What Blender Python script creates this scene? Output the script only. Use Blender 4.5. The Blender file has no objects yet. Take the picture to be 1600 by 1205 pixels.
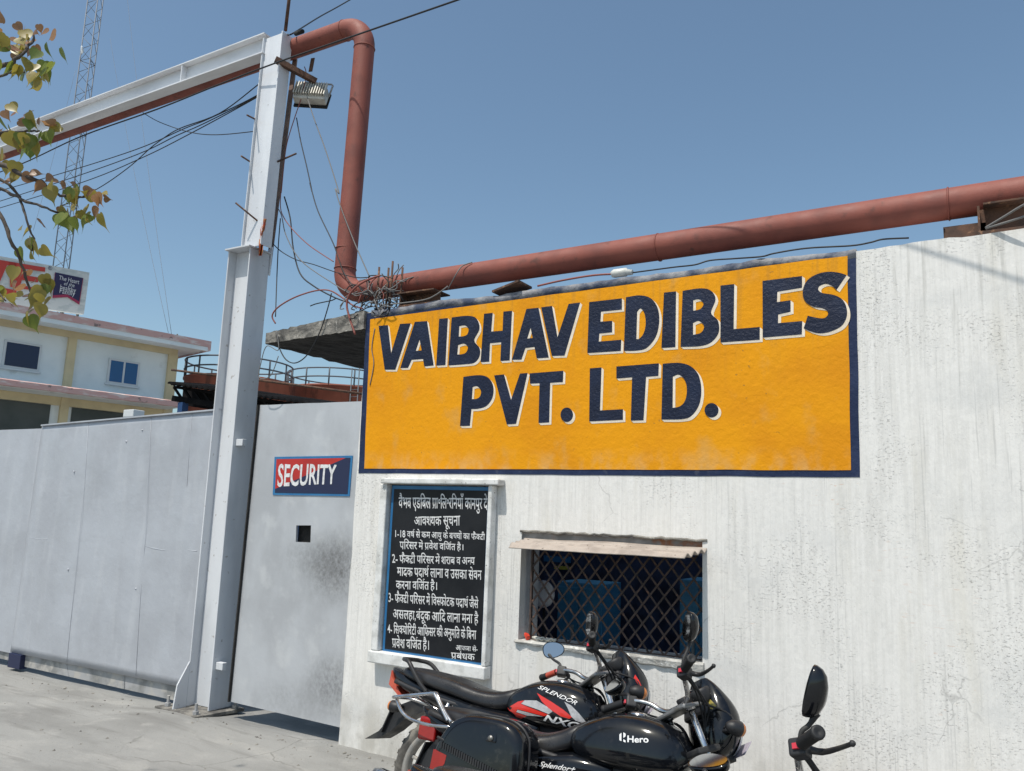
import bpy, bmesh, math, random, re
from mathutils import Vector, Matrix, noise
from mathutils.geometry import tessellate_polygon
from mathutils.bvhtree import BVHTree
random.seed(7)
SC = bpy.context.scene
COL = SC.collection
R = math.radians

# ------------------------------------------------------------------ camera
FPX, CX, CY = 1272.757, 800.0, 602.5          # focal length and centre in pixels of the 1600 x 1205 photograph
yaw, pit, rol = R(30.7506), R(9.1106), R(2.1204)
CW = Vector((-math.sin(yaw)*math.cos(pit), math.cos(yaw)*math.cos(pit), math.sin(pit)))
_r = Vector((math.cos(yaw), math.sin(yaw), 0)); _u = _r.cross(CW)
CR = math.cos(rol)*_r + math.sin(rol)*_u
CU = -math.sin(rol)*_r + math.cos(rol)*_u
CAM = Vector((0, 0, 1.75))
cd = bpy.data.cameras.new('camera'); cam = bpy.data.objects.new('camera', cd); COL.objects.link(cam)
cam.matrix_world = Matrix(((CR.x, CU.x, -CW.x, CAM.x), (CR.y, CU.y, -CW.y, CAM.y), (CR.z, CU.z, -CW.z, CAM.z), (0, 0, 0, 1)))
cd.sensor_width = 36; cd.lens = FPX/1600*36; cd.clip_end = 3000; cd.clip_start = 0.05
SC.camera = cam

# ------------------------------------------------------------------ light
SUN_EL, SUN_AZ = R(64), R(12)                 # sun high behind the camera, a little to its left
w = bpy.data.worlds.new('World'); SC.world = w; w.use_nodes = True
nt = w.node_tree; bg = nt.nodes['Background']
sky = nt.nodes.new('ShaderNodeTexSky'); sky.sky_type = 'NISHITA'; sky.sun_disc = False
sky.sun_elevation = SUN_EL; sky.sun_rotation = math.pi + SUN_AZ
sky.air_density = 1.0; sky.dust_density = 2.0; sky.ozone_density = 0.4; sky.altitude = 100
tint = nt.nodes.new('ShaderNodeVectorMath'); tint.operation = 'MULTIPLY'; tint.inputs[1].default_value = (.96, 1.075, 1.05)
nt.links.new(sky.outputs[0], tint.inputs[0]); nt.links.new(tint.outputs[0], bg.inputs[0]); bg.inputs[1].default_value = 0.135
sl = bpy.data.lights.new('sun', 'SUN'); sl.energy = 4.0; sl.angle = R(0.53); sl.color = (1, .947, .86)
so = bpy.data.objects.new('sun', sl); COL.objects.link(so)
SUN = Vector((-math.sin(SUN_AZ)*math.cos(SUN_EL), -math.cos(SUN_AZ)*math.cos(SUN_EL), math.sin(SUN_EL)))
so.rotation_euler = SUN.to_track_quat('Z', 'Y').to_euler(); so.location = (-3, -8, 14)
SC.view_settings.view_transform = 'Standard'; SC.view_settings.look = 'None'
SC.view_settings.exposure = 0.0; SC.view_settings.gamma = 1.0
SC.cycles.max_bounces = 8

# ------------------------------------------------------------------ helpers
def P(x, y, Y=None, X=None, Z=None):
    """a pixel of the photograph to the point where its ray meets a real plane"""
    d = CW + CR*((x-CX)/FPX) - CU*((y-CY)/FPX)
    if Y is not None: t = (Y-CAM.y)/d.y
    elif X is not None: t = (X-CAM.x)/d.x
    else: t = (Z-CAM.z)/d.z
    return CAM + d*t

class MB:
    def __init__(s): s.v = []; s.f = []; s.sm = []
    def add(s, vs, fs, smooth=False):
        n = len(s.v); s.v += [tuple(v) for v in vs]
        for f in fs: s.f.append([i+n for i in f]); s.sm.append(smooth)
        return s
    def box(s, x0, x1, y0, y1, z0, z1):
        return s.hexa([(x0,y0,z0),(x1,y0,z0),(x1,y1,z0),(x0,y1,z0)], [(x0,y0,z1),(x1,y0,z1),(x1,y1,z1),(x0,y1,z1)])
    def hexa(s, lo, hi):
        return s.add(list(lo)+list(hi), [(3,2,1,0),(4,5,6,7),(0,1,5,4),(1,2,6,5),(2,3,7,6),(3,0,4,7)])
    def bar(s, a, b, w, h, up=(0,0,1)):
        """rectangular bar from a to b, w across, h along up"""
        a, b = Vector(a), Vector(b); d = (b-a).normalized(); u = Vector(up)
        sd = d.cross(u).normalized(); u = sd.cross(d).normalized()
        q = lambda p: [p-sd*w/2-u*h/2, p+sd*w/2-u*h/2, p+sd*w/2+u*h/2, p-sd*w/2+u*h/2]
        return s.hexa(q(a), q(b))
    def tube(s, pts, r, n=10, closed=False, caps=True, smooth=True):
        pts = [Vector(p) for p in pts]; m = len(pts)
        rs = r if isinstance(r, (list, tuple)) else [r]*m
        def tan(i):
            if closed: return (pts[(i+1) % m]-pts[i-1]).normalized()
            return (pts[min(i+1, m-1)]-pts[max(i-1, 0)]).normalized()
        t = tan(0); ref = Vector((0,0,1)) if abs(t.z) < .9 else Vector((1,0,0))
        u = t.cross(ref).normalized(); vs = []
        for i in range(m):
            t2 = tan(i); u = (u - t2*u.dot(t2)).normalized(); v = t2.cross(u)
            for k in range(n):
                a = 2*math.pi*k/n; vs.append(pts[i]+(u*math.cos(a)+v*math.sin(a))*rs[i])
        fs = []
        for i in range(m if closed else m-1):
            j = (i+1) % m
            for k in range(n):
                l = (k+1) % n; fs.append((i*n+k, i*n+l, j*n+l, j*n+k))
        n0 = len(s.v); s.add(vs, fs, smooth)
        if caps and not closed:
            s.f.append([n0+k for k in range(n)][::-1]); s.sm.append(False)
            s.f.append([n0+(m-1)*n+k for k in range(n)]); s.sm.append(False)
        return s
    def lathe(s, prof, o, ax, n=24, smooth=True):
        """profile of (along axis, radius) turned about ax through o"""
        o, ax = Vector(o), Vector(ax).normalized()
        u = ax.cross(Vector((0,0,1)) if abs(ax.z) < .9 else Vector((1,0,0))).normalized(); v = ax.cross(u)
        vs = [o+ax*a+(u*math.cos(2*math.pi*k/n)+v*math.sin(2*math.pi*k/n))*max(r, 1e-5) for a, r in prof for k in range(n)]
        fs = [(i*n+k, i*n+(k+1) % n, (i+1)*n+(k+1) % n, (i+1)*n+k) for i in range(len(prof)-1) for k in range(n)]
        return s.add(vs, fs, smooth)
    def loft(s, rings, smooth=True, cap=True):
        n = len(rings[0]); vs = [p for r in rings for p in r]
        fs = [(i*n+k, i*n+(k+1) % n, (i+1)*n+(k+1) % n, (i+1)*n+k) for i in range(len(rings)-1) for k in range(n)]
        n0 = len(s.v); s.add(vs, fs, smooth)
        if cap:
            s.f.append([n0+k for k in range(n)][::-1]); s.sm.append(smooth)
            s.f.append([n0+(len(rings)-1)*n+k for k in range(n)]); s.sm.append(smooth)
        return s
    def flat(s, loops, fn):
        """a filled outline with holes, (a, b) pairs mapped to 3-D by fn"""
        for tri in tessellate_polygon([[Vector((a, b, 0)) for a, b in l] for l in loops]):
            pts = [p for l in loops for p in l]
            q = [fn(*pts[i]) for i in tri]
            s.add(q, [(0, 1, 2)])
        return s
    def prism(s, loop, fn0, fn1):
        """outline swept between two maps: fn0 for one face, fn1 for the other"""
        n = len(loop); a = [fn0(*p) for p in loop]; b = [fn1(*p) for p in loop]
        s.add(a+b, [(i, (i+1) % n, n+(i+1) % n, n+i) for i in range(n)])
        for tri in tessellate_polygon([[Vector((p[0], p[1], 0)) for p in loop]]):
            s.add([a[i] for i in tri], [(0, 1, 2)]); s.add([b[i] for i in tri], [(2, 1, 0)])
        return s
    def build(s, name, m, parent=None, bevel=0, sub=0, xf=None, seg=2, fix=True):
        me = bpy.data.meshes.new(name)
        vs = [xf @ Vector(v) for v in s.v] if xf else s.v
        me.from_pydata(vs, [], s.f); me.polygons.foreach_set('use_smooth', s.sm)
        if fix:
            b = bmesh.new(); b.from_mesh(me); bmesh.ops.recalc_face_normals(b, faces=b.faces); b.to_mesh(me); b.free()
        o = bpy.data.objects.new(name, me); COL.objects.link(o); me.materials.append(m)
        if parent: o.parent = parent
        if bevel:
            md = o.modifiers.new('bevel', 'BEVEL'); md.width = bevel; md.segments = seg; md.limit_method = 'ANGLE'; md.angle_limit = R(40)
        if sub:
            md = o.modifiers.new('sub', 'SUBSURF'); md.levels = md.render_levels = sub
        return o

def tag(o, label=None, cat=None, group=None, kind=None):
    if label: o['label'] = label
    if cat: o['category'] = cat
    if group: o['group'] = group
    if kind: o['kind'] = kind
    return o
def thing(name, label, cat, loc=(0,0,0), group=None):
    o = bpy.data.objects.new(name, None); COL.objects.link(o); o.location = loc; o.empty_display_size = .1
    return tag(o, label, cat, group)
def adopt(root):
    """children were built in world space: keep them there under a root that has a location"""
    bpy.context.view_layer.update()
    for c in root.children: c.matrix_parent_inverse = root.matrix_world.inverted()
def spline(pts, k=8):
    pts = [Vector(p) for p in pts]; out = []
    for i in range(len(pts)-1):
        p0 = pts[max(i-1,0)]; p1 = pts[i]; p2 = pts[i+1]; p3 = pts[min(i+2,len(pts)-1)]
        for j in range(k):
            t = j/k
            out.append(.5*((2*p1)+(p2-p0)*t+(2*p0-5*p1+4*p2-p3)*t*t+(3*p1-p0-3*p2+p3)*t**3))
    return out+[pts[-1]]
def sag(a, b, s, n=14):
    a, b = Vector(a), Vector(b)
    return [a.lerp(b, i/n)-Vector((0,0,s*4*(i/n)*(1-i/n))) for i in range(n+1)]

# ------------------------------------------------------------------ materials
def mat(name, base, rough=.6, metal=0., var=None, vscale=4., vstretch=(1,1,1), vlo=.4, vhi=.65, bump=0., bscale=60., bdist=.004,
        coat=0., spec=.5, var2=None, v2scale=30., v2lo=.58, v2hi=.68, rvar=0., v2stretch=(1,1,1), v2mask=None, detail=5, obj=False, v2amt=1.0, bstretch=(1,1,1)):
    m = bpy.data.materials.new(name); m.use_nodes = True
    N, L = m.node_tree.nodes, m.node_tree.links; b = N['Principled BSDF']
    b.inputs['Base Color'].default_value = (*base, 1); b.inputs['Roughness'].default_value = rough
    b.inputs['Metallic'].default_value = metal; b.inputs['Coat Weight'].default_value = coat; b.inputs['Coat Roughness'].default_value = .06
    b.inputs['Specular IOR Level'].default_value = spec
    if obj: pos = N.new('ShaderNodeTexCoord').outputs['Object']
    else: pos = N.new('ShaderNodeNewGeometry').outputs['Position']
    def nz(scale, st=(1,1,1), det=detail, off=0., rg=.55):
        mp = N.new('ShaderNodeMapping'); mp.inputs['Scale'].default_value = st; mp.inputs['Location'].default_value = (off, off*1.7, off*.6)
        L.new(pos, mp.inputs[0])
        t = N.new('ShaderNodeTexNoise'); t.inputs['Scale'].default_value = scale; t.inputs['Detail'].default_value = det; t.inputs['Roughness'].default_value = rg
        L.new(mp.outputs[0], t.inputs['Vector']); return t.outputs[0]
    def ramp(src, lo, hi):
        r = N.new('ShaderNodeMapRange'); r.inputs[1].default_value = lo; r.inputs[2].default_value = hi; r.interpolation_type = 'SMOOTHSTEP'
        L.new(src, r.inputs[0]); return r.outputs[0]
    def mixc(a, c, f):
        x = N.new('ShaderNodeMix'); x.data_type = 'RGBA'
        if isinstance(a, tuple): x.inputs[6].default_value = (*a, 1)
        else: L.new(a, x.inputs[6])
        x.inputs[7].default_value = (*c, 1); L.new(f, x.inputs[0]); return x.outputs[2]
    def mul(a, c):
        x = N.new('ShaderNodeMath'); x.operation = 'MULTIPLY'; L.new(a, x.inputs[0])
        if isinstance(c, (float, int)): x.inputs[1].default_value = c
        else: L.new(c, x.inputs[1])
        return x.outputs[0]
    col = base
    if var: col = mixc(col, var, ramp(nz(vscale, vstretch), vlo, vhi))
    if var2:
        f = ramp(nz(v2scale, v2stretch, off=3.3), v2lo, v2hi)
        if v2mask: f = mul(f, ramp(nz(v2mask[0], off=8.1), v2mask[1], v2mask[2]))
        if v2amt != 1.0: f = mul(f, v2amt)
        col = mixc(col, var2, f)
    if not isinstance(col, tuple): L.new(col, b.inputs['Base Color'])
    if rvar:
        r = N.new('ShaderNodeMapRange'); r.inputs[1].default_value = .35; r.inputs[2].default_value = .7
        r.inputs[3].default_value = rough; r.inputs[4].default_value = min(1, rough+rvar); L.new(nz(vscale*1.7, off=5.), r.inputs[0]); L.new(r.outputs[0], b.inputs['Roughness'])
    if bump:
        bp = N.new('ShaderNodeBump'); bp.inputs['Strength'].default_value = bump; bp.inputs['Distance'].default_value = bdist
        L.new(nz(bscale, bstretch, det=6, off=1.), bp.inputs['Height']); L.new(bp.outputs[0], b.inputs['Normal'])
    m['_h'] = 1
    m_helpers[m.name] = (N, L, b, nz, ramp, mixc, mul)
    return m
m_helpers = {}

# plaster wall: brushed whitewash with vertical streaks, clustered pits and cracks, faint ochre damp stains
def plaster():
    m = mat('whitewashed_plaster', (.83,.82,.79), .9, spec=.2)
    N, L, b, nz, ramp, mixc, mul = m_helpers[m.name]
    c = mixc((.77,.752,.722), (.71,.693,.663), ramp(nz(62, (1,1,.04)), .40, .70))
    c = mixc(c, (.65,.635,.606), mul(ramp(nz(21, (1,1,.09), off=31.), .48, .70), .6))
    c = mixc(c, (.62,.585,.50), mul(ramp(nz(3.1, (1.6,1,.22), off=4.), .54, .76), .42))
    c = mixc(c, (.59,.59,.58), mul(ramp(nz(1.6, (1,1,1.6), off=12.), .50, .72), .5))  # broad soft grey bands: faint shadow painted into the whitewash
    c = mixc(c, (.60,.33,.20), mul(mul(ramp(nz(30, (.5,1,2.), off=41.), .64, .70), ramp(nz(1.1, off=44.), .56, .66)), .6))
    msk = ramp(nz(2.9, (1,1,.8), det=6, off=9.), .44, .62)
    pit = mul(ramp(nz(58, (1,1,1.6), off=2., rg=.7), .55, .67), msk)
    c = mixc(c, (.32,.315,.30), mul(pit, .52))
    pit2 = mul(ramp(nz(105, (1,1,1.5), off=6.), .60, .70), ramp(nz(4.2, off=15.), .42, .62))
    c = mixc(c, (.42,.41,.39), mul(pit2, .4))
    streak = mul(ramp(nz(75, (1,1,.022), off=7.), .58, .68), ramp(nz(1.9, (1,1,.5), off=17.), .42, .6))
    c = mixc(c, (.46,.455,.44), mul(streak, .5))
    crack = N.new('ShaderNodeTexVoronoi'); crack.feature = 'DISTANCE_TO_EDGE'; crack.inputs['Scale'].default_value = 2.1
    wv = N.new('ShaderNodeVectorMath'); wv.operation = 'MULTIPLY_ADD'; tn = N.new('ShaderNodeTexNoise'); tn.inputs['Scale'].default_value = 5.; tn.inputs['Detail'].default_value = 4.
    gp = N.new('ShaderNodeNewGeometry'); L.new(gp.outputs['Position'], tn.inputs['Vector']); L.new(tn.outputs['Color'], wv.inputs[0]); wv.inputs[1].default_value = (.22,.22,.22); L.new(gp.outputs['Position'], wv.inputs[2]); L.new(wv.outputs[0], crack.inputs['Vector'])
    ck = N.new('ShaderNodeMapRange'); ck.inputs[1].default_value = .012; ck.inputs[2].default_value = .002; L.new(crack.outputs['Distance'], ck.inputs[0])
    c = mixc(c, (.46,.45,.43), mul(mul(ck.outputs[0], ramp(nz(2.3, off=51.), .54, .64)), .6))
    sz = N.new('ShaderNodeSeparateXYZ'); L.new(gp.outputs['Position'], sz.inputs[0])
    dz = N.new('ShaderNodeMapRange'); dz.inputs[1].default_value = 2.2; dz.inputs[2].default_value = 3.35; L.new(sz.outputs[2], dz.inputs[0])
    c = mixc(c, (.45,.44,.41), mul(mul(dz.outputs[0], ramp(nz(34, (1,1,.05), off=27.), .52, .66)), .6))
    # grime splashed up from the ground
    sx = N.new('ShaderNodeSeparateXYZ'); g = N.new('ShaderNodeNewGeometry'); L.new(g.outputs['Position'], sx.inputs[0])
    gr = N.new('ShaderNodeMapRange'); gr.inputs[1].default_value = .75; gr.inputs[2].default_value = 0.; gr.interpolation_type = 'SMOOTHSTEP'; L.new(sx.outputs[2], gr.inputs[0])
    c = mixc(c, (.40,.38,.34), mul(mul(gr.outputs[0], ramp(nz(5.5, (1,1,.6), off=21.), .36, .68)), .75))
    L.new(c, b.inputs['Base Color'])
    bp = N.new('ShaderNodeBump'); bp.inputs['Strength'].default_value = .55; bp.inputs['Distance'].default_value = .006
    add = N.new('ShaderNodeMath'); add.operation = 'SUBTRACT'
    L.new(nz(38, (1,1,.5), det=8, off=1.), add.inputs[0]); L.new(pit, add.inputs[1])
    L.new(add.outputs[0], bp.inputs['Height']); L.new(bp.outputs[0], b.inputs['Normal'])
    return m
M = {}
M['plaster'] = plaster()
M['trim'] = mat('whitewashed_trim', (.74,.74,.725), .9, var=(.55,.55,.53), vscale=9, var2=(.33,.32,.30), v2scale=48, v2lo=.62, v2hi=.68, v2mask=(4,.42,.6), bump=.5, bscale=45, spec=.2)
M['orange'] = mat('ochre_sign_paint', (.76,.315,.006), .7, var=(.68,.265,.007), vscale=2.2, vlo=.42, vhi=.7, bump=.55, bscale=30, bdist=.007, var2=(.30,.15,.03), v2scale=42, v2lo=.655, v2hi=.70, v2mask=(3,.46,.62), v2amt=.7, spec=.15)
M['navy'] = mat('navy_sign_paint', (.0055,.010,.030), .40, var=(.010,.017,.045), vscale=6, bump=.9, bscale=50, bdist=.007, rvar=.15, spec=.35)
M['navy_border'] = mat('navy_border_paint', (.009,.019,.06), .55, var=(.017,.030,.08), vscale=5, bump=.6, bscale=45, bdist=.006, var2=(.10,.11,.14), v2scale=14, v2lo=.58, v2hi=.72, v2amt=.35, spec=.3)
def weather(m):
    N, L, b, nz, ramp, mixc, mul = m_helpers[m.name]
    src = b.inputs['Base Color'].links[0].from_socket
    g = N.new('ShaderNodeNewGeometry'); sp = N.new('ShaderNodeSeparateXYZ'); L.new(g.outputs['Position'], sp.inputs[0])
    z = N.new('ShaderNodeMapRange'); z.inputs[1].default_value = 2.5; z.inputs[2].default_value = 3.35; L.new(sp.outputs[2], z.inputs[0])
    c = mixc(src, (.42,.20,.03), mul(mul(z.outputs[0], ramp(nz(30, (1,1,.06), off=27.), .50, .68)), .4))
    c = mixc(c, (.50,.33,.13), mul(ramp(nz(5, (1,1,.7), off=37.), .55, .75), .35))
    z2 = N.new('ShaderNodeMapRange'); z2.inputs[1].default_value = 2.22; z2.inputs[2].default_value = 2.05; L.new(sp.outputs[2], z2.inputs[0])
    c = mixc(c, (.62,.42,.20), mul(mul(z2.outputs[0], ramp(nz(9, (1,1,.6), off=57.), .42, .66)), .5))
    L.new(c, b.inputs['Base Color'])
weather(M['orange'])
M['cream'] = mat('cream_outline_paint', (.86,.76,.62), .7, bump=.4, bscale=40, var=(.80,.68,.52), vscale=9)
M['wall_cap'] = mat('dusty_navy_cap', (.045,.06,.10), .85, var=(.26,.26,.27), vscale=7, vlo=.38, vhi=.66, bump=.9, bscale=30, bdist=.012)
M['concrete'] = mat('weathered_concrete', (.24,.225,.20), .95, var=(.10,.095,.088), vscale=7, vlo=.42, vhi=.62, bump=1., bscale=22, bdist=.02, var2=(.42,.40,.36), v2scale=20, v2lo=.6, v2hi=.7)
M['soffit'] = mat('shade_and_dark_parts', (.016,.015,.014), .95, var=(.030,.028,.026), vscale=5, bump=.8, bscale=24, bdist=.015)  # near-black: painted shade under the slab and in gaps, also dark fittings
M['silver'] = mat('silver_gate_paint', (.45,.47,.51), .46, metal=.2, var=(.405,.42,.455), vscale=2.2, vstretch=(1,1,.5), vlo=.38, vhi=.66, var2=(.54,.555,.585), v2scale=7, v2lo=.5, v2hi=.7, v2stretch=(1,1,.2), bump=.45, bscale=2.4, bdist=.035, rvar=.16, v2amt=.32)
M['kick'] = mat('dusty_gate_steel', (.36,.36,.365), .7, var=(.22,.22,.215), vscale=5, bump=.3, bscale=20, var2=(.42,.40,.37), v2scale=9, v2lo=.5, v2hi=.66)
M['post'] = mat('white_silver_paint', (.72,.735,.76), .42, metal=.05, var=(.61,.625,.655), vscale=3, vstretch=(1,1,.3), bump=.3, bscale=40, bdist=.003, var2=(.30,.29,.28), v2scale=26, v2lo=.66, v2hi=.72, v2amt=.5)
M['poststeel'] = mat('silver_column_paint', (.64,.655,.68), .62, metal=.0, spec=.25, var=(.54,.555,.58), vscale=3, vstretch=(1,1,.3), bump=.35, bscale=30, bdist=.004, var2=(.26,.22,.19), v2scale=22, v2lo=.66, v2hi=.72, v2amt=.6)
M['beam'] = mat('grey_beam_paint', (.70,.71,.73), .45, metal=.05, var=(.58,.585,.60), vscale=4, vstretch=(.3,1,1), bump=.2, bscale=35, bdist=.003)
M['pipe'] = mat('red_oxide_paint', (.245,.068,.047), .6, var=(.185,.052,.038), vscale=4, vlo=.4, vhi=.66, var2=(.11,.04,.03), v2scale=11, v2lo=.56, v2hi=.70, v2mask=(2.4,.44,.62), bump=.35, bscale=60, bdist=.003, rvar=.15)
M['rust'] = mat('rusted_steel', (.115,.058,.036), .85, var=(.055,.033,.025), vscale=9, bump=.6, bscale=60, bdist=.004, var2=(.22,.12,.07), v2scale=24, v2lo=.58, v2hi=.68)
M['angle'] = mat('brown_angle_iron', (.24,.155,.12), .75, var=(.16,.11,.09), vscale=8, bump=.3)
M['black'] = mat('black_cable', (.012,.012,.014), .55)
M['greycable'] = mat('grey_cable', (.17,.165,.16), .7)
M['redcable'] = mat('red_cable', (.24,.07,.055), .6)
M['brightred'] = mat('red_plastic', (.75,.07,.03), .4, var=(.55,.05,.03), vscale=60)
M['flood'] = mat('cast_lamp_housing', (.56,.54,.48), .55, metal=.15, var=(.44,.42,.37), vscale=18)
M['lintel'] = mat('lintel_steel', (.17,.165,.16), .8, var=(.28,.27,.26), vscale=9, var2=(.22,.09,.04), v2scale=5, v2lo=.54, v2hi=.64)
M['glass_lamp'] = mat('lamp_glass', (.55,.58,.55), .12)
M['ground'] = None
M['blue'] = mat('blue_enamel', (.02,.14,.33), .45, var=(.03,.17,.36), vscale=6)
M['boardblk'] = mat('black_board_paint', (.007,.008,.011), .38, var=(.014,.015,.018), vscale=4, spec=.3, rvar=.2, bump=.12, bscale=70, bdist=.002)
M['boardwht'] = mat('white_lettering', (.74,.74,.74), .6, var=(.58,.58,.58), vscale=45)
M['signred'] = mat('sign_red', (.46,.022,.016), .45, var=(.38,.02,.015), vscale=8)
M['signnavy'] = mat('sign_navy', (.012,.018,.06), .45)
M['rustgrille'] = mat('rusty_grille', (.085,.055,.045), .8, var=(.045,.034,.03), vscale=20, var2=(.20,.10,.06), v2scale=30, v2lo=.6, v2hi=.7)
M['asbestos'] = mat('cement_sheet', (.40,.345,.30), .95, var=(.30,.255,.22), vscale=8, var2=(.16,.13,.11), v2scale=30, v2lo=.63, v2hi=.70, bump=.5, bscale=60)

M['sill'] = mat('rough_cement_sill', (.50,.49,.46), .95, var=(.30,.29,.27), vscale=9, var2=(.66,.66,.64), v2scale=16, v2lo=.55, v2hi=.62, bump=1., bscale=40, bdist=.01)
def ground_mat():
    m = mat('dusty_concrete_ground', (.30,.285,.26), .95, spec=.2)
    N, L, b, nz, ramp, mixc, mul = m_helpers[m.name]
    c = mixc((.275,.272,.260), (.22,.217,.207), ramp(nz(.9, (1,2.6,1)), .4, .66))
    c = mixc(c, (.325,.318,.30), mul(ramp(nz(2.4, (1,1.8,1), off=4.), .50, .7), .8))
    c = mixc(c, (.175,.17,.16), mul(ramp(nz(5, (.25,1.9,1), off=14.), .53, .7), .5))
    c = mixc(c, (.19,.18,.165), mul(ramp(nz(60, off=2.), .62, .72), .5))
    c = mixc(c, (.17,.16,.15), mul(mul(ramp(nz(22, off=7.), .66, .69), ramp(nz(2, off=9.), .45, .6)), .6))
    c = mixc(c, (.15,.145,.135), mul(mul(ramp(nz(1.1, (.22,2.4,1), off=33.), .56, .68), ramp(nz(9, off=35.), .35, .65)), .55))
    vo = N.new('ShaderNodeTexVoronoi'); vo.feature = 'DISTANCE_TO_EDGE'; vo.inputs['Scale'].default_value = 1.1
    tn = N.new('ShaderNodeTexNoise'); tn.inputs['Scale'].default_value = 2.2; tn.inputs['Detail'].default_value = 8.; gp = N.new('ShaderNodeNewGeometry'); L.new(gp.outputs['Position'], tn.inputs['Vector'])
    wv = N.new('ShaderNodeVectorMath'); wv.operation = 'MULTIPLY_ADD'; L.new(tn.outputs['Color'], wv.inputs[0]); wv.inputs[1].default_value = (.35,.35,.35); L.new(gp.outputs['Position'], wv.inputs[2]); L.new(wv.outputs[0], vo.inputs['Vector'])
    ck = N.new('ShaderNodeMapRange'); ck.inputs[1].default_value = .010; ck.inputs[2].default_value = .002; L.new(vo.outputs['Distance'], ck.inputs[0])
    c = mixc(c, (.15,.145,.135), mul(mul(ck.outputs[0], ramp(nz(.8, off=61.), .50, .60)), .6))
    L.new(c, b.inputs['Base Color'])
    bp = N.new('ShaderNodeBump'); bp.inputs['Strength'].default_value = .6; bp.inputs['Distance'].default_value = .012
    L.new(nz(16, det=9, off=1., rg=.66), bp.inputs['Height']); L.new(bp.outputs[0], b.inputs['Normal'])
    return m
M['ground'] = ground_mat()

# ------------------------------------------------------------------ ground
WY = 4.891                                     # front face of the wall and line of the gate
gx = [-1500,-300,-80,-40,-20,-14] + [-12+.16*i for i in range(101)] + [6,12,40,200,1500]
gy = [-1500,-200,-40,-10,-3] + [-1+.16*i for i in range(56)] + [9,12,20,40,80,300,1500]
mb = MB()
def gz(x, y):
    z = .014*noise.noise(Vector((x*1.3, y*1.3, 0))) + .012*noise.noise(Vector((x*4, y*4, 3)))
    z += .055*math.exp(-((x+5.85)/.75)**2-((y-4.55)/.42)**2)            # mortar heaped round the post foot
    z += .035*math.exp(-((y-WY+.05)/.16)**2) if x > -4.4 else 0          # dust swept against the wall
    return z if -12 < x < 4.2 and -1 < y < 8 else 0
mb.add([(x, y, gz(x, y)) for y in gy for x in gx], [(j*len(gx)+i, j*len(gx)+i+1, (j+1)*len(gx)+i+1, (j+1)*len(gx)+i) for j in range(len(gy)-1) for i in range(len(gx)-1)], True)
tag(mb.build('ground', M['ground'], fix=False), 'dusty grey concrete ground in front of the gate and wall', kind='structure')

random.seed(11); mb = MB()
for i in range(420):
    if i % 3 == 0: x, y = random.uniform(-9.5,-4.4), WY-abs(random.gauss(0,.16))-.02
    elif i % 3 == 1: x, y = random.uniform(-4.4,-1), WY-.06-abs(random.gauss(0,.18))
    else: x, y = random.uniform(-8.5,-3), random.uniform(2.9,4.8)
    r_ = random.choice((.004,.005,.007,.010,.014)) ; z = gz(x, y); b_ = random.uniform(0,3.1)
    q_ = [(x+r_*random.uniform(.6,1.3)*math.cos(b_+k*1.257), y+r_*random.uniform(.6,1.3)*math.sin(b_+k*1.257), z) for k in range(5)]
    mb.add(q_+[(x+random.uniform(-.3,.3)*r_, y+random.uniform(-.3,.3)*r_, z+r_*random.uniform(.5,1.))], [(k, (k+1) % 5, 5) for k in range(5)])
tag(mb.build('grit', M['concrete']), 'scattered grit and stone chips on the dusty ground', kind='stuff')

# ------------------------------------------------------------------ the white wall with its guard window
WX0 = -4.29                                    # left end of the wall
winp = [P(818,832,Y=WY), P(1098,845,Y=WY), P(1096,1033,Y=WY), P(808,1000,Y=WY)]
WL, WR_, WB, WT = -2.79, -1.535, .935, 1.645
wall = thing('factory_wall', 'long whitewashed plaster wall with a grilled guard window, streaked and pitted, right of the grey door', 'wall', (-1, WY+.15, 0))
def wtop(x): return 3.325 + .018*(x+4.2)/4 + .018*noise.noise(Vector((x*2.1,0,5))) + .010*noise.noise(Vector((x*9,2,1)))
xs = sorted(set([WX0, WL, WR_] + [WX0+.06*i for i in range(1, 100)] + [3, 5, 8, 12]))
zs = [-.3, WB, WT]
mb = MB()
TH = .26
def wjit(x, z):
    e = .010*noise.noise(Vector((z*3.1, 4, 2)))+.007*noise.noise(Vector((z*11, 1, 7)))
    return x + (e if abs(x-WX0) < 1e-6 else 0)
zr = [-.3+.12*i for i in range(0, 11)]; zr = [z for z in zr if z < WB-.03]+[WB]+[WB+.12*i for i in range(1, 6)]+[WT]+[WT+.12*i for i in range(1, 14)]
for yy in (WY, WY+TH):
    cols = []
    for x in xs:
        cols.append([(wjit(x, z), yy, z) for z in zr]+[(wjit(x, 3.3), yy, wtop(x))])
    for i in range(len(xs)-1):
        for k in range(len(zr)):
            zc = (cols[i][k][2]+cols[i][k+1][2])/2
            if WL-.001 < xs[i] < WR_-.001 and WB < zc < WT: continue
            q = [cols[i][k], cols[i+1][k], cols[i+1][k+1], cols[i][k+1]]
            mb.add(q, [(0,1,2,3)])
for i in range(len(xs)-1):
    a, c = xs[i], xs[i+1]
    mb.add([(wjit(a,3.3),WY,wtop(a)),(wjit(c,3.3),WY,wtop(c)),(wjit(c,3.3),WY+TH,wtop(c)),(wjit(a,3.3),WY+TH,wtop(a))], [(0,1,2,3)])
for k in range(len(zr)):
    z0 = zr[k]; z1 = zr[k+1] if k+1 < len(zr) else wtop(WX0)
    mb.add([(wjit(WX0,z0),WY,z0),(wjit(WX0,z0),WY+TH,z0),(wjit(WX0,min(z1,3.3)),WY+TH,z1),(wjit(WX0,min(z1,3.3)),WY,z1)], [(0,1,2,3)])
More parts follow.
